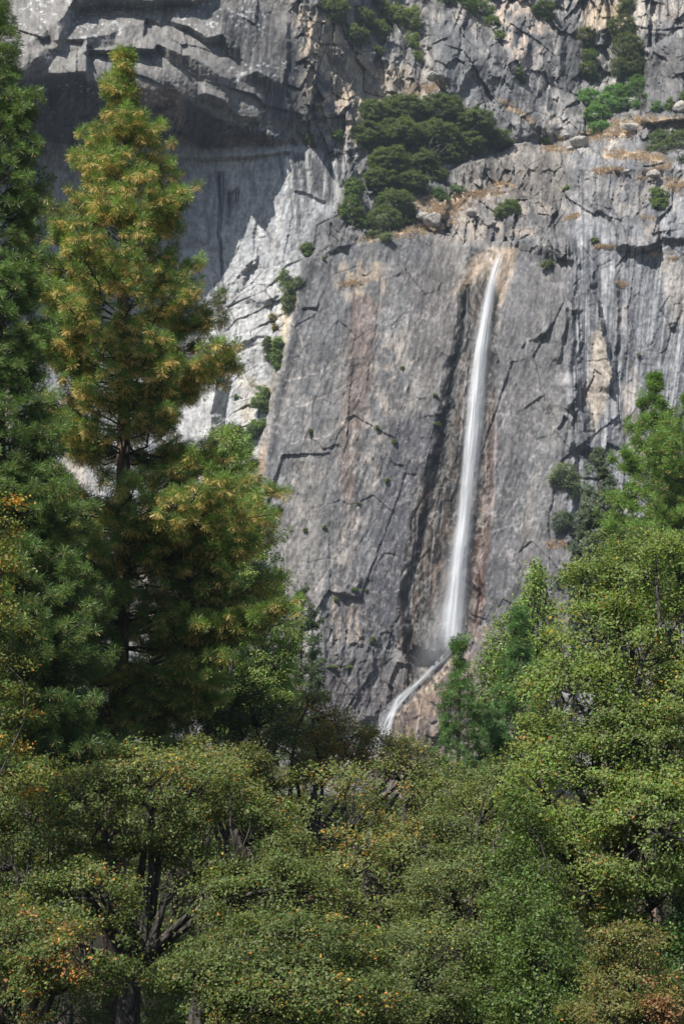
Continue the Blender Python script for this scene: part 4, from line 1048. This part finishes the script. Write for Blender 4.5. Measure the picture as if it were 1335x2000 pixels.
broadleaf('oak_tree', (925, 1990), 49, [(900, 1740, 130, 90, 0), (820, 1880, 160, 90, -2), (760, 1960, 170, 80, -3), (930, 1620, 90, 110, 2), (900, 1950, 100, 60, -1)],
          'dense grey green oak right of centre with a dark leaning trunk', 'oak tree', 25, leaf=0.068, spray_r=.4, per=156, dens=1.6, base=(.078, .092, .040), trunk_r=.3, accents=[(YEL, 0.036), (OLV, .12)])
broadleaf('oak_tree', (560, 1700), 68, [(610, 1410, 70, 70, 0), (650, 1470, 90, 70, 2), (560, 1480, 80, 70, 0), (720, 1480, 80, 60, 3), (790, 1490, 70, 50, 3)],
          'pale grey olive oak crown just below the foot of the cliff', 'oak tree', 26, leaf=0.091, spray_r=.5, per=117, dens=1.6, base=(.125, .125, .062), trunk_r=.3, accents=[(YEL, 0.072), (ORG, 0.048), (BRN, .2)])
broadleaf('oak_tree', (400, 1650), 56, [(420, 1500, 100, 60, 0), (330, 1530, 80, 50, 0), (470, 1540, 90, 60, 1)],
          'rounded oak crown with brown patches under the orange tipped pine', 'oak tree', 27, leaf=0.079, spray_r=.42, per=117, dens=1.6, base=(.095, .10, .042), trunk_r=.25, accents=[(YEL, 0.072), (ORG, 0.072), (OLV, .2)])
broadleaf('maple_tree', (460, 1600), 78, [(440, 900, 38, 70, 0), (450, 1010, 60, 80, 0), (480, 1140, 80, 90, 0), (500, 1260, 90, 90, 0), (480, 1370, 100, 80, 0), (400, 1250, 90, 100, 1)],
          'bright green leafy tree showing behind the orange tipped pine', 'tree', 28, leaf=0.106, spray_r=.5, per=105, dens=1.6, base=(.115, .15, .052), trunk_r=.3, accents=[(OLV, .1)])
broadleaf('oak_tree', (500, 1640), 64, [(500, 1420, 75, 80, 0), (450, 1380, 70, 70, 1), (420, 1440, 80, 60, 0)],
          'shaded dark oak tucked between the pines and the pale oak', 'oak tree', 29, leaf=0.083, spray_r=.45, per=101, dens=1.6, base=(.05, .066, .026), trunk_r=.25, accents=[])
broadleaf('maple_tree', (-160, 1900), 44, [(0, 1010, 46, 60, 0), (-10, 1130, 60, 80, 0), (0, 1260, 62, 90, 0), (0, 1400, 60, 90, 0), (10, 1510, 60, 70, 0)],
          'thin leafed tree with yellow and orange leaves on the left edge', 'tree', 30, leaf=0.076, spray_r=.36, per=81, dens=1.25, base=(.095, .10, .03), trunk_r=.05, accents=[(ORG, 0.180), (YEL, 0.150)])
broadleaf('oak_tree', (1200, 2040), 50, [(1200, 1130, 95, 95, 3), (1290, 1120, 110, 90, 2), (1180, 1260, 110, 110, 1), (1290, 1280, 130, 130, 3), (1120, 1380, 120, 110, 0), (1230, 1480, 150, 120, 0), (1340, 1430, 120, 140, 1), (1120, 1550, 140, 120, -1), (1270, 1640, 160, 130, -2), (1090, 1470, 80, 70, 0), (1380, 1600, 120, 120, 0), (1150, 1700, 130, 110, -1), (1290, 1790, 140, 90, -1)],
          'very large bright green oak filling the right side of the view', 'oak tree', 31, leaf=0.091, spray_r=.48, per=120, dens=1.6, base=(.105, .132, .044), trunk_r=.28, accents=[(YEL, 0.030), (ORG, 0.024), (OLV, .2)])
broadleaf('oak_tree', (1040, 1850), 60, [(1065, 1390, 40, 40, 0), (1040, 1480, 54, 50, 0), (1010, 1580, 80, 60, 0)],
          'yellow tinged oak spray in front of the round topped pine', 'oak tree', 32, leaf=0.091, spray_r=.45, per=89, dens=1.25, base=(.13, .14, .04), trunk_r=.2, accents=[(YEL, 0.060), (ORG, 0.030)])
broadleaf('cedar_tree', (1050, 1700), 100, [(1048, 1108, 10, 14, 0), (1047, 1130, 20, 20, 0), (1052, 1160, 30, 24, 0), (1035, 1195, 36, 24, 0), (1068, 1200, 20, 22, 0), (1010, 1225, 36, 26, 0), (1060, 1245, 28, 28, 0), (980, 1265, 36, 30, 0), (1030, 1280, 44, 32, 0), (960, 1310, 34, 30, 0), (1000, 1335, 56, 36, 0), (955, 1360, 30, 34, 0), (1060, 1320, 40, 44, 0)],
          'feathery yellow green cedar with a pointed top right of the waterfall', 'cedar tree', 33, leaf=0.151, spray_r=.5, per=66, dens=1.6, base=(.125, .165, .055), trunk_r=.3, flat=1.2, up=.3, accents=[(OLV, .2)])
CED = dict(flat=1.25, up=.15, hang=.35, accents=[(OLV, .12)], trunk_r=.10)
broadleaf('cedar_tree', (1040, 2040), 46, [(1015, 1590, 36, 50, 1), (1045, 1640, 40, 40, 1.6), (1000, 1680, 44, 50, .6), (1050, 1730, 46, 44, .4), (995, 1770, 54, 46, 0), (1060, 1800, 60, 44, -.4), (975, 1850, 50, 46, -.2), (1040, 1870, 70, 50, -.8), (1110, 1890, 46, 44, -.4), (970, 1945, 56, 46, -.6), (1050, 1960, 70, 50, -1.2), (1125, 1970, 56, 50, -.8)],
          'bright green feathery cedar rising from the bottom edge between the oaks', 'cedar tree', 34, leaf=0.076, spray_r=.28, per=90, dens=1.5, base=(.075, .105, .038), **CED)
broadleaf('oak_tree', (1240, 2080), 43, [(1230, 1850, 70, 50, 0), (1220, 1930, 100, 70, 0), (1180, 1990, 80, 50, -1), (1290, 1980, 70, 60, 0)],
          'rusty brown leaved young oak in the lower right corner', 'oak tree', 35, leaf=0.068, spray_r=.34, per=117, dens=1.6, base=(.11, .105, .04), trunk_r=.14, accents=[((.30, .17, .08), .45), (ORG, 0.072)])
broadleaf('cedar_tree', (1320, 2060), 48, [(1320, 1880, 70, 70, 0), (1340, 1960, 70, 70, 0), (1350, 1800, 50, 60, 0)],
          'dark shaded cedar at the right edge behind the rusty oak', 'cedar tree', 36, leaf=0.076, spray_r=.4, per=117, dens=1.6, base=(.035, .075, .022), **CED)
broadleaf('cedar_tree', (680, 2080), 41, [(670, 1970, 45, 50, 0), (650, 2010, 60, 40, 0)],
          'small bright cedar tip at the bottom edge near the middle', 'cedar tree', 37, leaf=0.060, spray_r=.3, per=117, dens=1.6, base=(.08, .13, .042), **CED)
broadleaf('oak_tree', (740, 1800), 85, [(760, 1620, 90, 60, 0), (860, 1540, 80, 50, 0), (960, 1540, 80, 60, 0), (640, 1620, 90, 60, 0), (700, 1720, 140, 70, -3), (900, 1700, 140, 80, -3)],
          'half hidden oak deeper in the forest behind the middle oaks', 'oak tree', 38, leaf=0.121, spray_r=.6, per=89, dens=1.6, base=(.085, .10, .04), trunk_r=.3, accents=[(YEL, 0.048)])

for q, (u, v, ru, rv, yy, lab) in enumerate([
    (120, 1620, 170, 120, 78, 'dim oak crown deep behind the dark pine on the left'),
    (330, 1640, 170, 120, 82, 'dim oak crown deep behind the big spreading oak'),
    (560, 1640, 160, 110, 90, 'dim oak crown deep behind the pale olive oak'),
    (1010, 1640, 150, 110, 88, 'dim oak crown deep behind the bright feathery cedar'),
    (1250, 1500, 170, 160, 80, 'dim oak crown deep behind the very large bright oak'),
    (1275, 1250, 110, 150, 95, 'tall dim oak hidden behind the top of the large bright oak')]):
    broadleaf('oak_tree', (u, 1900), yy, [(u-ru*.4, v, ru*.6, rv*.7, 0), (u+ru*.45, v-10, ru*.6, rv*.7, 0), (u, v+rv*.9, ru, rv*.8, -2), (u, v-rv*.5, ru*.5, rv*.5, 1)], lab, 'oak tree', 60+q,
              leaf=0.146, spray_r=.7, per=78, dens=1.1, base=(.075, .09, .034), trunk_r=.3, accents=[(YEL, 0.030)], twigs=False)

# understorey that closes the view of the forest floor between the trunks
for q, (u, v, ru, rv, yy, lab) in enumerate([
    (90, 1930, 130, 90, 60, 'shaded understorey bush in the dark at the bottom left'), (300, 1890, 120, 110, 66, 'dark bush in the hollow behind the trunk of the spreading oak'),
    (420, 1960, 130, 70, 58, 'shaded bush at the bottom edge right of the spreading oak trunk'), (640, 1900, 150, 110, 66, 'shaded bush deep behind the low oak boughs'),
    (860, 1930, 150, 100, 64, 'shaded bush behind the grey green oak'), (1120, 1850, 140, 120, 64, 'shaded bush behind the bright feathery cedar'),
    (1290, 1900, 120, 130, 62, 'shaded bush at the right edge behind the dark cedar')]):
    broadleaf('bush', (u, 2100), yy, [(u-ru*.5, v, ru*.6, rv*.8, 0), (u+ru*.5, v+10, ru*.6, rv*.8, .5), (u, v+rv*.6, ru, rv*.7, -1)], lab, 'bush', 80+q,
              leaf=.10, spray_r=.5, per=80, dens=1.3, base=(.07, .09, .032), trunk_r=.1, accents=[(YEL, 0.030)], twigs=False)

for o in list(COL.objects):
    if o.parent is None and 'category' in o and 'group' not in o:
        c_ = o['category']
        g_ = {'oak tree': 'oaks of the forest below the cliff', 'pine tree': 'tall pines of the forest below the cliff', 'cedar tree': 'feathery cedars among the oaks', 'bush': 'shaded understorey bushes'}.get(c_)
        if g_: o['group'] = g_
# ------------------------------------------------------------------ shrubs and trees rooted on the cliff
SH = dict(twigs=True, accents=[], shell=.5)
def shrub(name, lobes, label, cat, seed, leaf=.26, spray=.7, per=60, dens=1.9, base=(.055, .085, .030), group=None, tr=.12, fwd=.75, **kw):
    u0 = sum(l[0] for l in lobes)/len(lobes); v1 = max(l[1]+l[3]*.9 for l in lobes)
    Yb = min(Yat(l[0], l[1]) for l in lobes)
    L = [(a, b, c, d, Yat(a, b)-Yb-fwd*min(c, d)*.107) for a, b, c, d in lobes]
    a = dict(SH); a.update(kw)
    return broadleaf(name, (u0, v1), Yb, L, label, cat, seed, leaf=leaf, spray_r=spray, per=per, dens=dens, base=base, trunk_r=tr, ground=Yat(u0, v1)+.2, group=group, **a)
DK = (.066, .086, .032); MD = (.070, .098, .034); BR = (.085, .13, .038); GY = (.10, .12, .07)
shrub('live_oak', [(730, 225, 42, 34), (790, 215, 50, 32), (860, 215, 50, 34), (925, 240, 45, 34), (965, 270, 36, 22), (720, 265, 36, 34), (780, 265, 50, 38), (850, 270, 55, 40), (910, 285, 45, 28),
  (760, 315, 46, 32), (820, 320, 48, 34), (870, 300, 40, 30), (800, 355, 38, 26), (745, 350, 40, 28), (985, 283, 20, 12), (845, 345, 30, 22)],
  'broad rounded live oak thicket spreading over the ledge left above the waterfall', 'oak tree', 101, leaf=.26, spray=.8, per=90, dens=2.6, flat=.4, base=DK, tr=.35)
shrub('live_oak', [(690, 370, 24, 26), (685, 410, 26, 34), (700, 440, 22, 24)], 'brighter shrub oak hanging at the lower left of the oak thicket', 'oak tree', 102, base=MD, dens=1.7)
shrub('live_oak', [(770, 395, 42, 26), (750, 430, 38, 30), (790, 425, 26, 24), (730, 460, 16, 12)], 'dense rounded shrub oak below the oak thicket', 'oak tree', 103, base=DK, dens=1.8)
shrub('shrub', [(855, 377, 18, 14), (862, 388, 14, 8)], 'small blue green shrub under the right side of the oak thicket', 'shrub', 104, base=(.07, .105, .06))
shrub('shrub', [(893, 368, 14, 10)], 'little blue green shrub on the dry ledge right of another like it', 'shrub', 105, base=(.07, .105, .06))
shrub('shrub', [(753, 463, 12, 12)], 'small pale shrub on the rock below the dense shrub oak', 'shrub', 106, base=GY)
shrub('live_oak', [(650, 20, 38, 30), (700, 35, 34, 30), (735, 60, 30, 26), (690, 70, 36, 20), (735, 100, 16, 12)], 'dark oak clump at the top edge left of centre', 'oak tree', 107, base=DK, dens=1.7)
shrub('cedar_tree', [(745, 20, 24, 26), (775, 30, 22, 30), (805, 40, 20, 34), (805, 80, 14, 24), (815, 110, 12, 14)], 'yellow green conifers clump at the top edge with drooping sprays', 'conifer', 108, base=(.095, .12, .04), hang=.4, dens=1.4)
shrub('live_oak', [(905, 8, 30, 22), (940, 22, 30, 26), (960, 45, 18, 18), (975, 68, 12, 10), (870, 0, 22, 14)], 'bright green oak clump at the top edge right of centre', 'oak tree', 109, base=MD, dens=1.6)
shrub('shrub', [(1060, 16, 26, 16), (1072, 30, 14, 10)], 'dark green shrub at the top edge beside the pale tan rock', 'shrub', 110, base=DK)
shrub('live_oak', [(990, 408, 24, 20), (1000, 400, 14, 14), (975, 415, 14, 12)], 'dark round bush on the broken ledge just above the falls', 'bush', 111, base=DK, dens=1.8)
shrub('cedar_tree', [(1222, 10, 20, 26), (1215, 50, 32, 26), (1225, 90, 34, 30), (1240, 125, 26, 26), (1215, 130, 26, 30), (1242, 155, 12, 12)], 'tall shaggy dark tree standing in the gully at upper right', 'conifer', 112, base=(.060, .075, .026), dens=1.7, hang=.3, tr=.3, accents=[((.17, .12, .05), .12)])
shrub('shrub', [(1143, 65, 18, 18), (1150, 90, 20, 18)], 'olive brown tree against the dark upper gully', 'tree', 113, base=(.085, .085, .035))
shrub('live_oak', [(1150, 110, 18, 16), (1145, 135, 20, 18), (1152, 152, 18, 14)], 'dark green tree halfway down the upper right gully', 'oak tree', 114, base=DK)
shrub('shrub', [(1150, 195, 30, 26), (1185, 205, 34, 28), (1165, 225, 34, 20), (1200, 180, 24, 18), (1170, 250, 26, 16)], 'bright green leafy thicket at the foot of the upper gully', 'thicket', 115, base=(.075, .14, .042), dens=1.7)
shrub('live_oak', [(1240, 175, 26, 26), (1248, 160, 18, 16), (1255, 200, 22, 18), (1225, 205, 22, 16), (1280, 210, 14, 14)], 'rounded green tree right of the bright gully thicket', 'oak tree', 116, base=(.06, .11, .036), dens=1.6)
shrub('shrub', [(1308, 205, 11, 16)], 'small pointed shrub above the dry grass at right', 'shrub', 117, base=MD)
shrub('shrub', [(1336, 190, 14, 12)], 'green tuft at the right edge below the dark slab', 'shrub', 118, base=MD)
shrub('live_oak', [(1290, 275, 32, 22), (1325, 280, 34, 26), (1280, 292, 22, 12), (1345, 315, 24, 20), (1370, 280, 30, 30)], 'spreading grey green oak cut by the right edge above the buttress', 'oak tree', 119, base=(.066, .088, .038), dens=1.7)
shrub('live_oak', [(1285, 385, 22, 18), (1290, 400, 20, 12), (1275, 375, 12, 9)], 'round green bush on the face of the right buttress', 'bush', 120, base=MD, dens=1.8)
shrub('shrub', [(1068, 518, 13, 9)], 'small dark bush on the slanting crack right of the falls', 'bush', 121, base=DK, spray=.6)
shrub('shrub', [(1160, 470, 9, 6)], 'tiny grey green bush on the ledge left of the square overhang', 'bush', 122, base=GY, spray=.5)
shrub('shrub', [(655, 264, 15, 13)], 'small bush at the right end of the great overhang, nearer the oak thicket', 'bush', 123, base=MD, spray=.6)
shrub('shrub', [(604, 272, 9, 11), (612, 284, 7, 6)], 'small bush tucked into the right end of the great overhang', 'bush', 124, base=MD, spray=.5)
shrub('shrub', [(600, 484, 13, 11), (604, 495, 10, 7)], 'bush at the top of the crack along the slab edge', 'bush', 125, base=MD, spray=.6)
shrub('shrub', [(556, 540, 16, 16), (566, 560, 18, 20), (562, 590, 14, 22), (583, 550, 8, 14)], 'tall dark shrub hanging in the cleft beside the white wall', 'shrub', 126, base=DK, spray=.7, dens=1.5, hang=.5)
shrub('shrub', [(532, 620, 7, 9), (536, 640, 5, 8)], 'thin brown plant on the white wall under the tall hanging shrub', 'plant', 127, base=(.16, .13, .07), spray=.4, per=26)
shrub('shrub', [(522, 672, 9, 18), (524, 692, 8, 14)], 'dark shrub on the white wall left of a brighter one', 'shrub', 128, base=(.06, .07, .03), spray=.5, per=30)
shrub('shrub', [(543, 672, 11, 16), (540, 695, 12, 20), (542, 715, 7, 9)], 'bright green shrub halfway down the cleft', 'shrub', 129, base=(.095, .13, .042), spray=.6)
shrub('shrub', [(512, 765, 16, 14), (505, 785, 18, 16), (516, 800, 10, 14)], 'loose green shrub at the lower part of the cleft', 'shrub', 130, base=(.085, .12, .045), spray=.6, per=34)
shrub('shrub', [(500, 835, 20, 15), (490, 850, 20, 10), (512, 824, 10, 8)], 'leafy shrub at the foot of the white wall above the pine', 'shrub', 131, base=(.085, .12, .042), spray=.6)
shrub('shrub', [(460, 775, 3, 5)], 'tiny tuft on the lower white wall', 'plant', 132, base=BR, spray=.3, per=20)
shrub('shrub', [(1012, 140, 8, 10), (1018, 158, 9, 9)], 'small green bush in the seam of the upper pillar', 'bush', 133, base=MD, spray=.5)
shrub('shrub', [(1064, 275, 9, 10)], 'small pointed bush beside the pale boulders at the stream notch', 'bush', 134, base=MD, spray=.5)
shrub('shrub', [(1092, 270, 8, 8)], 'twiggy brown bush left of the pale boulder', 'bush', 135, base=(.17, .13, .09), spray=.5, per=22)
shrub('shrub', [(1105, 368, 6, 5)], 'tiny bush under the stream notch by the right buttress', 'bush', 136, base=BR, spray=.4)
shrub('live_oak', [(1100, 920, 26, 18), (1115, 940, 24, 20), (1085, 935, 16, 14), (1122, 965, 14, 12)], 'grey green oak leaning from the cliff left of the pale fir', 'oak tree', 137, base=(.09, .11, .06), per=34)
shrub('live_oak', [(1100, 1015, 22, 20), (1120, 1035, 18, 18), (1092, 1030, 14, 12)], 'dark blue green bush low on the cliff beside the pale fir', 'bush', 138, base=(.055, .075, .045))
shrub('live_oak', [(1095, 1125, 15, 14), (1097, 1140, 13, 10)], 'small dark bush on the cliff between the cedar top and the large oak', 'bush', 139, base=(.055, .075, .045))
sm = [(606, 843, 4, 6, 'little green tuft on the long vertical crack of the slab'), (755, 938, 5, 6, 'bright tuft on the beige part of the slab'), (850, 772, 5, 4, 'green tuft on the dark rim left of the falls, the upper of two'),
      (851, 828, 8, 5, 'green tuft on the dark rim left of the falls, the lower of two'), (735, 835, 3, 5, 'tiny tuft beside the beige band high on the slab'), (770, 862, 4, 6, 'tiny tuft right of the beige band'),
      (648, 1303, 12, 3, 'low bright strip of plants on the little ledge at the slab foot'), (682, 1304, 8, 4, 'low clump right end of the little ledge at the slab foot'), (728, 1250, 4, 8, 'bright plant in the dark cleft at the slab foot'),
      (693, 1152, 6, 5, 'yellow green plant at the right lip of the small alcove'), (656, 1172, 4, 6, 'plant hanging at the left side of the small alcove'), (716, 1154, 4, 3, 'speck of green on the broken rock by the small alcove'),
      (632, 505, 4, 4, 'small bright plant near the top of the slab edge'), (785, 718, 3, 4, 'tiny tuft in the middle height of the slab'), (700, 985, 3, 5, 'tiny plant low on the beige band'),
      (1246, 694, 4, 4, 'small yellow green cushion on the streaked wall at right'), (842, 1205, 3, 4, 'speck of green at the foot of the wet brown rock'), (596, 1036, 4, 5, 'small tuft on the lower left part of the slab'),
      (634, 1030, 4, 5, 'small tuft right of another on the lower left part of the slab'), (1228, 186, 5, 8, 'small green sapling in the upper gully')]
for i, (u, v, ru, rv, lab) in enumerate(sm):
    shrub('small_plant', [(u, v, ru, rv)], lab, 'plant', 150+i, base=(.070, .095, .032), spray=.32, leaf=.2, per=30, tr=.03, limbs=False, group='small plants rooted in the cracks of the cliff')

# ------------------------------------------------------------------ boulders on the benches
m, nt, out = new_mat('boulder_rock')
tc = N(nt, 'ShaderNodeTexCoord'); nz = N(nt, 'ShaderNodeTexNoise'); nz.inputs['Scale'].default_value = 1.4; nz.inputs['Detail'].default_value = 7
rmp = nt.nodes.new('ShaderNodeValToRGB'); rmp.color_ramp.elements[0].color = (.22, .205, .19, 1); rmp.color_ramp.elements[1].color = (.46, .43, .39, 1)
rmp.color_ramp.elements[0].position = .3; rmp.color_ramp.elements[1].position = .7
pr = N(nt, 'ShaderNodeBsdfPrincipled'); pr.inputs['Roughness'].default_value = .9; bp = N(nt, 'ShaderNodeBump'); bp.inputs['Distance'].default_value = .3
nt.links.new(tc.outputs['Object'], nz.inputs['Vector']); nt.links.new(nz.outputs['Fac'], rmp.inputs['Fac']); nt.links.new(rmp.outputs['Color'], pr.inputs['Base Color'])
nt.links.new(nz.outputs['Fac'], bp.inputs['Height']); nt.links.new(bp.outputs['Normal'], pr.inputs['Normal']); nt.links.new(pr.outputs[0], out.inputs['Surface'])
import bmesh
def boulder(u, v, ru, rv, label, seed):
    rng = np.random.RandomState(seed)
    Yb = Ymin(u, v, ru*.6, rv*.6)+.2
    c = at(u, v, Yb); k = mpp(Yb)
    bm = bmesh.new(); bmesh.ops.create_icosphere(bm, subdivisions=4, radius=1)
    P = np.array([q.co[:] for q in bm.verts]); Fx = np.array([[q.index for q in f.verts] for f in bm.faces]); bm.free()
    # cut by random planes for a blocky block
    for _ in range(13):
        nrm = rnd_unit(rng, 1)[0]; d = .62+.25*rng.rand(); s = P@nrm; P = P-np.maximum(s-d, 0)[:, None]*nrm*.92
    P *= (1+.06*fbm(P[:, 0]*3+seed, P[:, 1]*3+P[:, 2]*2, 3, seed % 7))[:, None]
    P = P*np.array([ru*k, (ru+rv)*.5*k, rv*k])*1.0
    o = make_mesh('boulder', P, Fx, bpy.data.materials['boulder_rock'])
    o.location = tuple(c)
    tag(o, label, 'boulder', 'boulders lying on the ledges of the cliff')
for i, (u, v, ru, rv, lab) in enumerate([
    (1131, 278, 22, 14, 'large pale boulder where the stream leaves the upper gully'), (1112, 290, 10, 5, 'small flat boulder under the left side of the large pale boulder'),
    (1231, 248, 18, 12, 'angular grey boulder on the dry grass right of the gully thicket'), (845, 150, 14, 12, 'rounded boulder left of the upper pillar'),
    (1328, 210, 14, 16, 'boulder at the right edge beside the pointed shrub'), (1222, 335, 8, 6, 'small boulder on the grassy top of the right buttress'),
    (846, 430, 22, 15, 'dark flat block on the dry ledges left above the falls'), (826, 423, 16, 12, 'block leaning on the left side of the dark flat block'),
    (958, 437, 14, 8, 'squat block under the dark round bush'), (920, 415, 12, 10, 'jointed block left of the dark round bush'),
    (1105, 265, 9, 5, 'small pale rock above the large pale boulder'), (1275, 340, 16, 10, 'broad boulder on the right shoulder of the buttress')]):
    boulder(u, v, ru, rv, lab, 300+i)

# ------------------------------------------------------------------ straw-coloured dry grass on the benches
rng = np.random.RandomState(5)
gp = []
for pts, wd, n in [([(1140, 268), (1180, 262), (1230, 258)], 8, 700), ([(1200, 240), (1260, 236), (1335, 236)], 7, 900), ([(1180, 300), (1240, 304), (1290, 312)], 7, 700), ([(1165, 332), (1190, 335), (1215, 330)], 5, 260),
                   ([(1300, 362), (1320, 366), (1345, 355)], 9, 500), ([(1240, 350), (1285, 330), (1300, 320)], 6, 350), ([(960, 356), (980, 360), (1000, 362)], 4, 200), ([(880, 382), (930, 378), (980, 376)], 4, 300),
                   ([(830, 388), (850, 400), (880, 410)], 9, 500), ([(800, 450), (840, 445), (880, 425)], 7, 450), ([(820, 402), (860, 420), (900, 400)], 7, 400), ([(870, 395), (900, 388), (940, 380)], 4, 200),
                   ([(1160, 482), (1180, 481), (1196, 482)], 3, 160), ([(1100, 430), (1115, 424), (1130, 420)], 3, 120), ([(670, 560), (690, 552), (705, 556)], 5, 120), ([(800, 170), (830, 178), (860, 170)], 7, 260),
                   ([(1070, 1068), (1085, 1064), (1105, 1062)], 4, 120), ([(1096, 285), (1060, 288), (1110, 296)], 5, 200), ([(1280, 495), (1285, 500)], 4, 60), ([(1305, 500), (1312, 505)], 6, 90),
                   ([(1250, 425), (1275, 428)], 3, 50), ([(1210, 555), (1215, 560)], 4, 60), ([(700, 470), (760, 462), (800, 455)], 6, 200), ([(970, 195), (1010, 210), (1040, 240)], 6, 120)]:
    P = np.asarray(pts, float); t = rng.rand(n)*(len(P)-1)
    u = np.interp(t, range(len(P)), P[:, 0])+rng.normal(size=n)*wd*1.3; v = np.interp(t, range(len(P)), P[:, 1])+rng.normal(size=n)*wd*.75
    # dry clumps: keep where the noise is high
    k = fbm(u/11, v/4, 3, 3) > .0
    gp.append(np.stack([u[k], v[k]], 1))
gp = np.concatenate(gp)
base = np.array([at(a, b, Yat(a, b)-.05) for a, b in gp])
nb = 9; ix = np.repeat(np.arange(len(base)), nb); mN = len(ix)
d = rng.normal(size=(mN, 3))*np.array([.6, .35, .25])+np.array([0, -.25, .6]); d /= np.linalg.norm(d, axis=1, keepdims=True)
b0 = base[ix]+rng.normal(size=(mN, 3))*np.array([.35, .1, .12]); L = (.35+.45*rng.rand(mN))[:, None]; sx = np.array([[.07, .02, 0]])
V = np.empty((mN, 3, 3)); V[:, 0] = b0-sx; V[:, 1] = b0+sx; V[:, 2] = b0+d*L
cg = np.repeat(np.clip(np.array([[.58, .45, .31]])*(1+.2*rng.normal(size=(mN, 1))), .05, .9), 3, 0)
M_straw = leaf_mat('straw', .15, .8, .1, (1, 1, .95))
gr = make_mesh('dry_grass', V.reshape(-1, 3), np.arange(mN*3).reshape(-1, 3), M_straw, None, {'leaf': cg})
tag(gr, 'straw coloured dry grass on the ledges above the falls', 'grass', None, 'stuff')

for o in list(COL.objects):
    if o.parent is None and 'category' in o and 'group' not in o and o['category'] in ('shrub', 'bush', 'oak tree', 'thicket'):
        o['group'] = 'shrubs and scrub oaks rooted on the cliff'
# ------------------------------------------------------------------ air
m, nt, out = new_mat('haze_air')
pv = N(nt, 'ShaderNodeVolumePrincipled'); pv.inputs['Color'].default_value = (.68, .82, 1.0, 1); pv.inputs['Density'].default_value = .00014; pv.inputs['Anisotropy'].default_value = .2
nt.links.new(pv.outputs['Volume'], out.inputs['Volume'])
hx, y0, y1, z0, z1 = 2700, -2700, 3100, -12, float(PTS[..., 2].max())+6
hv = np.array([[sx*hx, yy, zz] for zz in (z0, z1) for yy in (y0, y1) for sx in (-1, 1)], float)
hf = np.array([[0, 2, 3, 1], [4, 5, 7, 6], [0, 1, 5, 4], [2, 6, 7, 3], [0, 4, 6, 2], [1, 3, 7, 5]])
hz = make_mesh('haze', hv, hf, m); tag(hz, kind='stuff')
# ------------------------------------------------------------------ camera, light, world
cam_d = bpy.data.cameras.new('camera'); cam = bpy.data.objects.new('camera', cam_d); COL.objects.link(cam)
cam.location = tuple(CAM); cam.rotation_euler = (math.radians(90)+PITCH, 0, 0)
cam_d.sensor_fit = 'VERTICAL'; cam_d.angle = VFOV; cam_d.clip_end = 9000; cam_d.clip_start = 0.5
scene.camera = cam
SUN_EL = math.radians(49); SUN_AZ = math.radians(36)     # azimuth: to the left, behind the camera
sd_ = np.array([-math.sin(SUN_AZ)*math.cos(SUN_EL), -math.cos(SUN_AZ)*math.cos(SUN_EL), math.sin(SUN_EL)])
sun_d = bpy.data.lights.new('sun', 'SUN'); sun = bpy.data.objects.new('sun', sun_d); COL.objects.link(sun)
sun_d.energy = 5.0; sun_d.angle = math.radians(.53); sun_d.color = (1, .955, .89)
from mathutils import Vector
sun.rotation_euler = Vector((-sd_[0], -sd_[1], -sd_[2])).to_track_quat('-Z', 'Y').to_euler()
w = bpy.data.worlds.new('World'); scene.world = w; w.use_nodes = True
nt = w.node_tree; nt.nodes.clear()
wo = nt.nodes.new('ShaderNodeOutputWorld'); bg = nt.nodes.new('ShaderNodeBackground'); sk = nt.nodes.new('ShaderNodeTexSky')
sk.sky_type = 'NISHITA'; sk.sun_disc = False; sk.sun_elevation = SUN_EL
sk.sun_rotation = math.atan2(sd_[0], sd_[1])
bg.inputs['Strength'].default_value = SKY
nt.links.new(sk.outputs['Color'], bg.inputs['Color']); nt.links.new(bg.outputs['Background'], wo.inputs['Surface'])
vs = scene.view_settings
vs.view_transform = 'Standard'; vs.look = 'None'; vs.gamma = 1; vs.exposure = EXPO; vs.use_curve_mapping = False
scene.cycles.max_bounces = 6; scene.cycles.transparent_max_bounces = 16
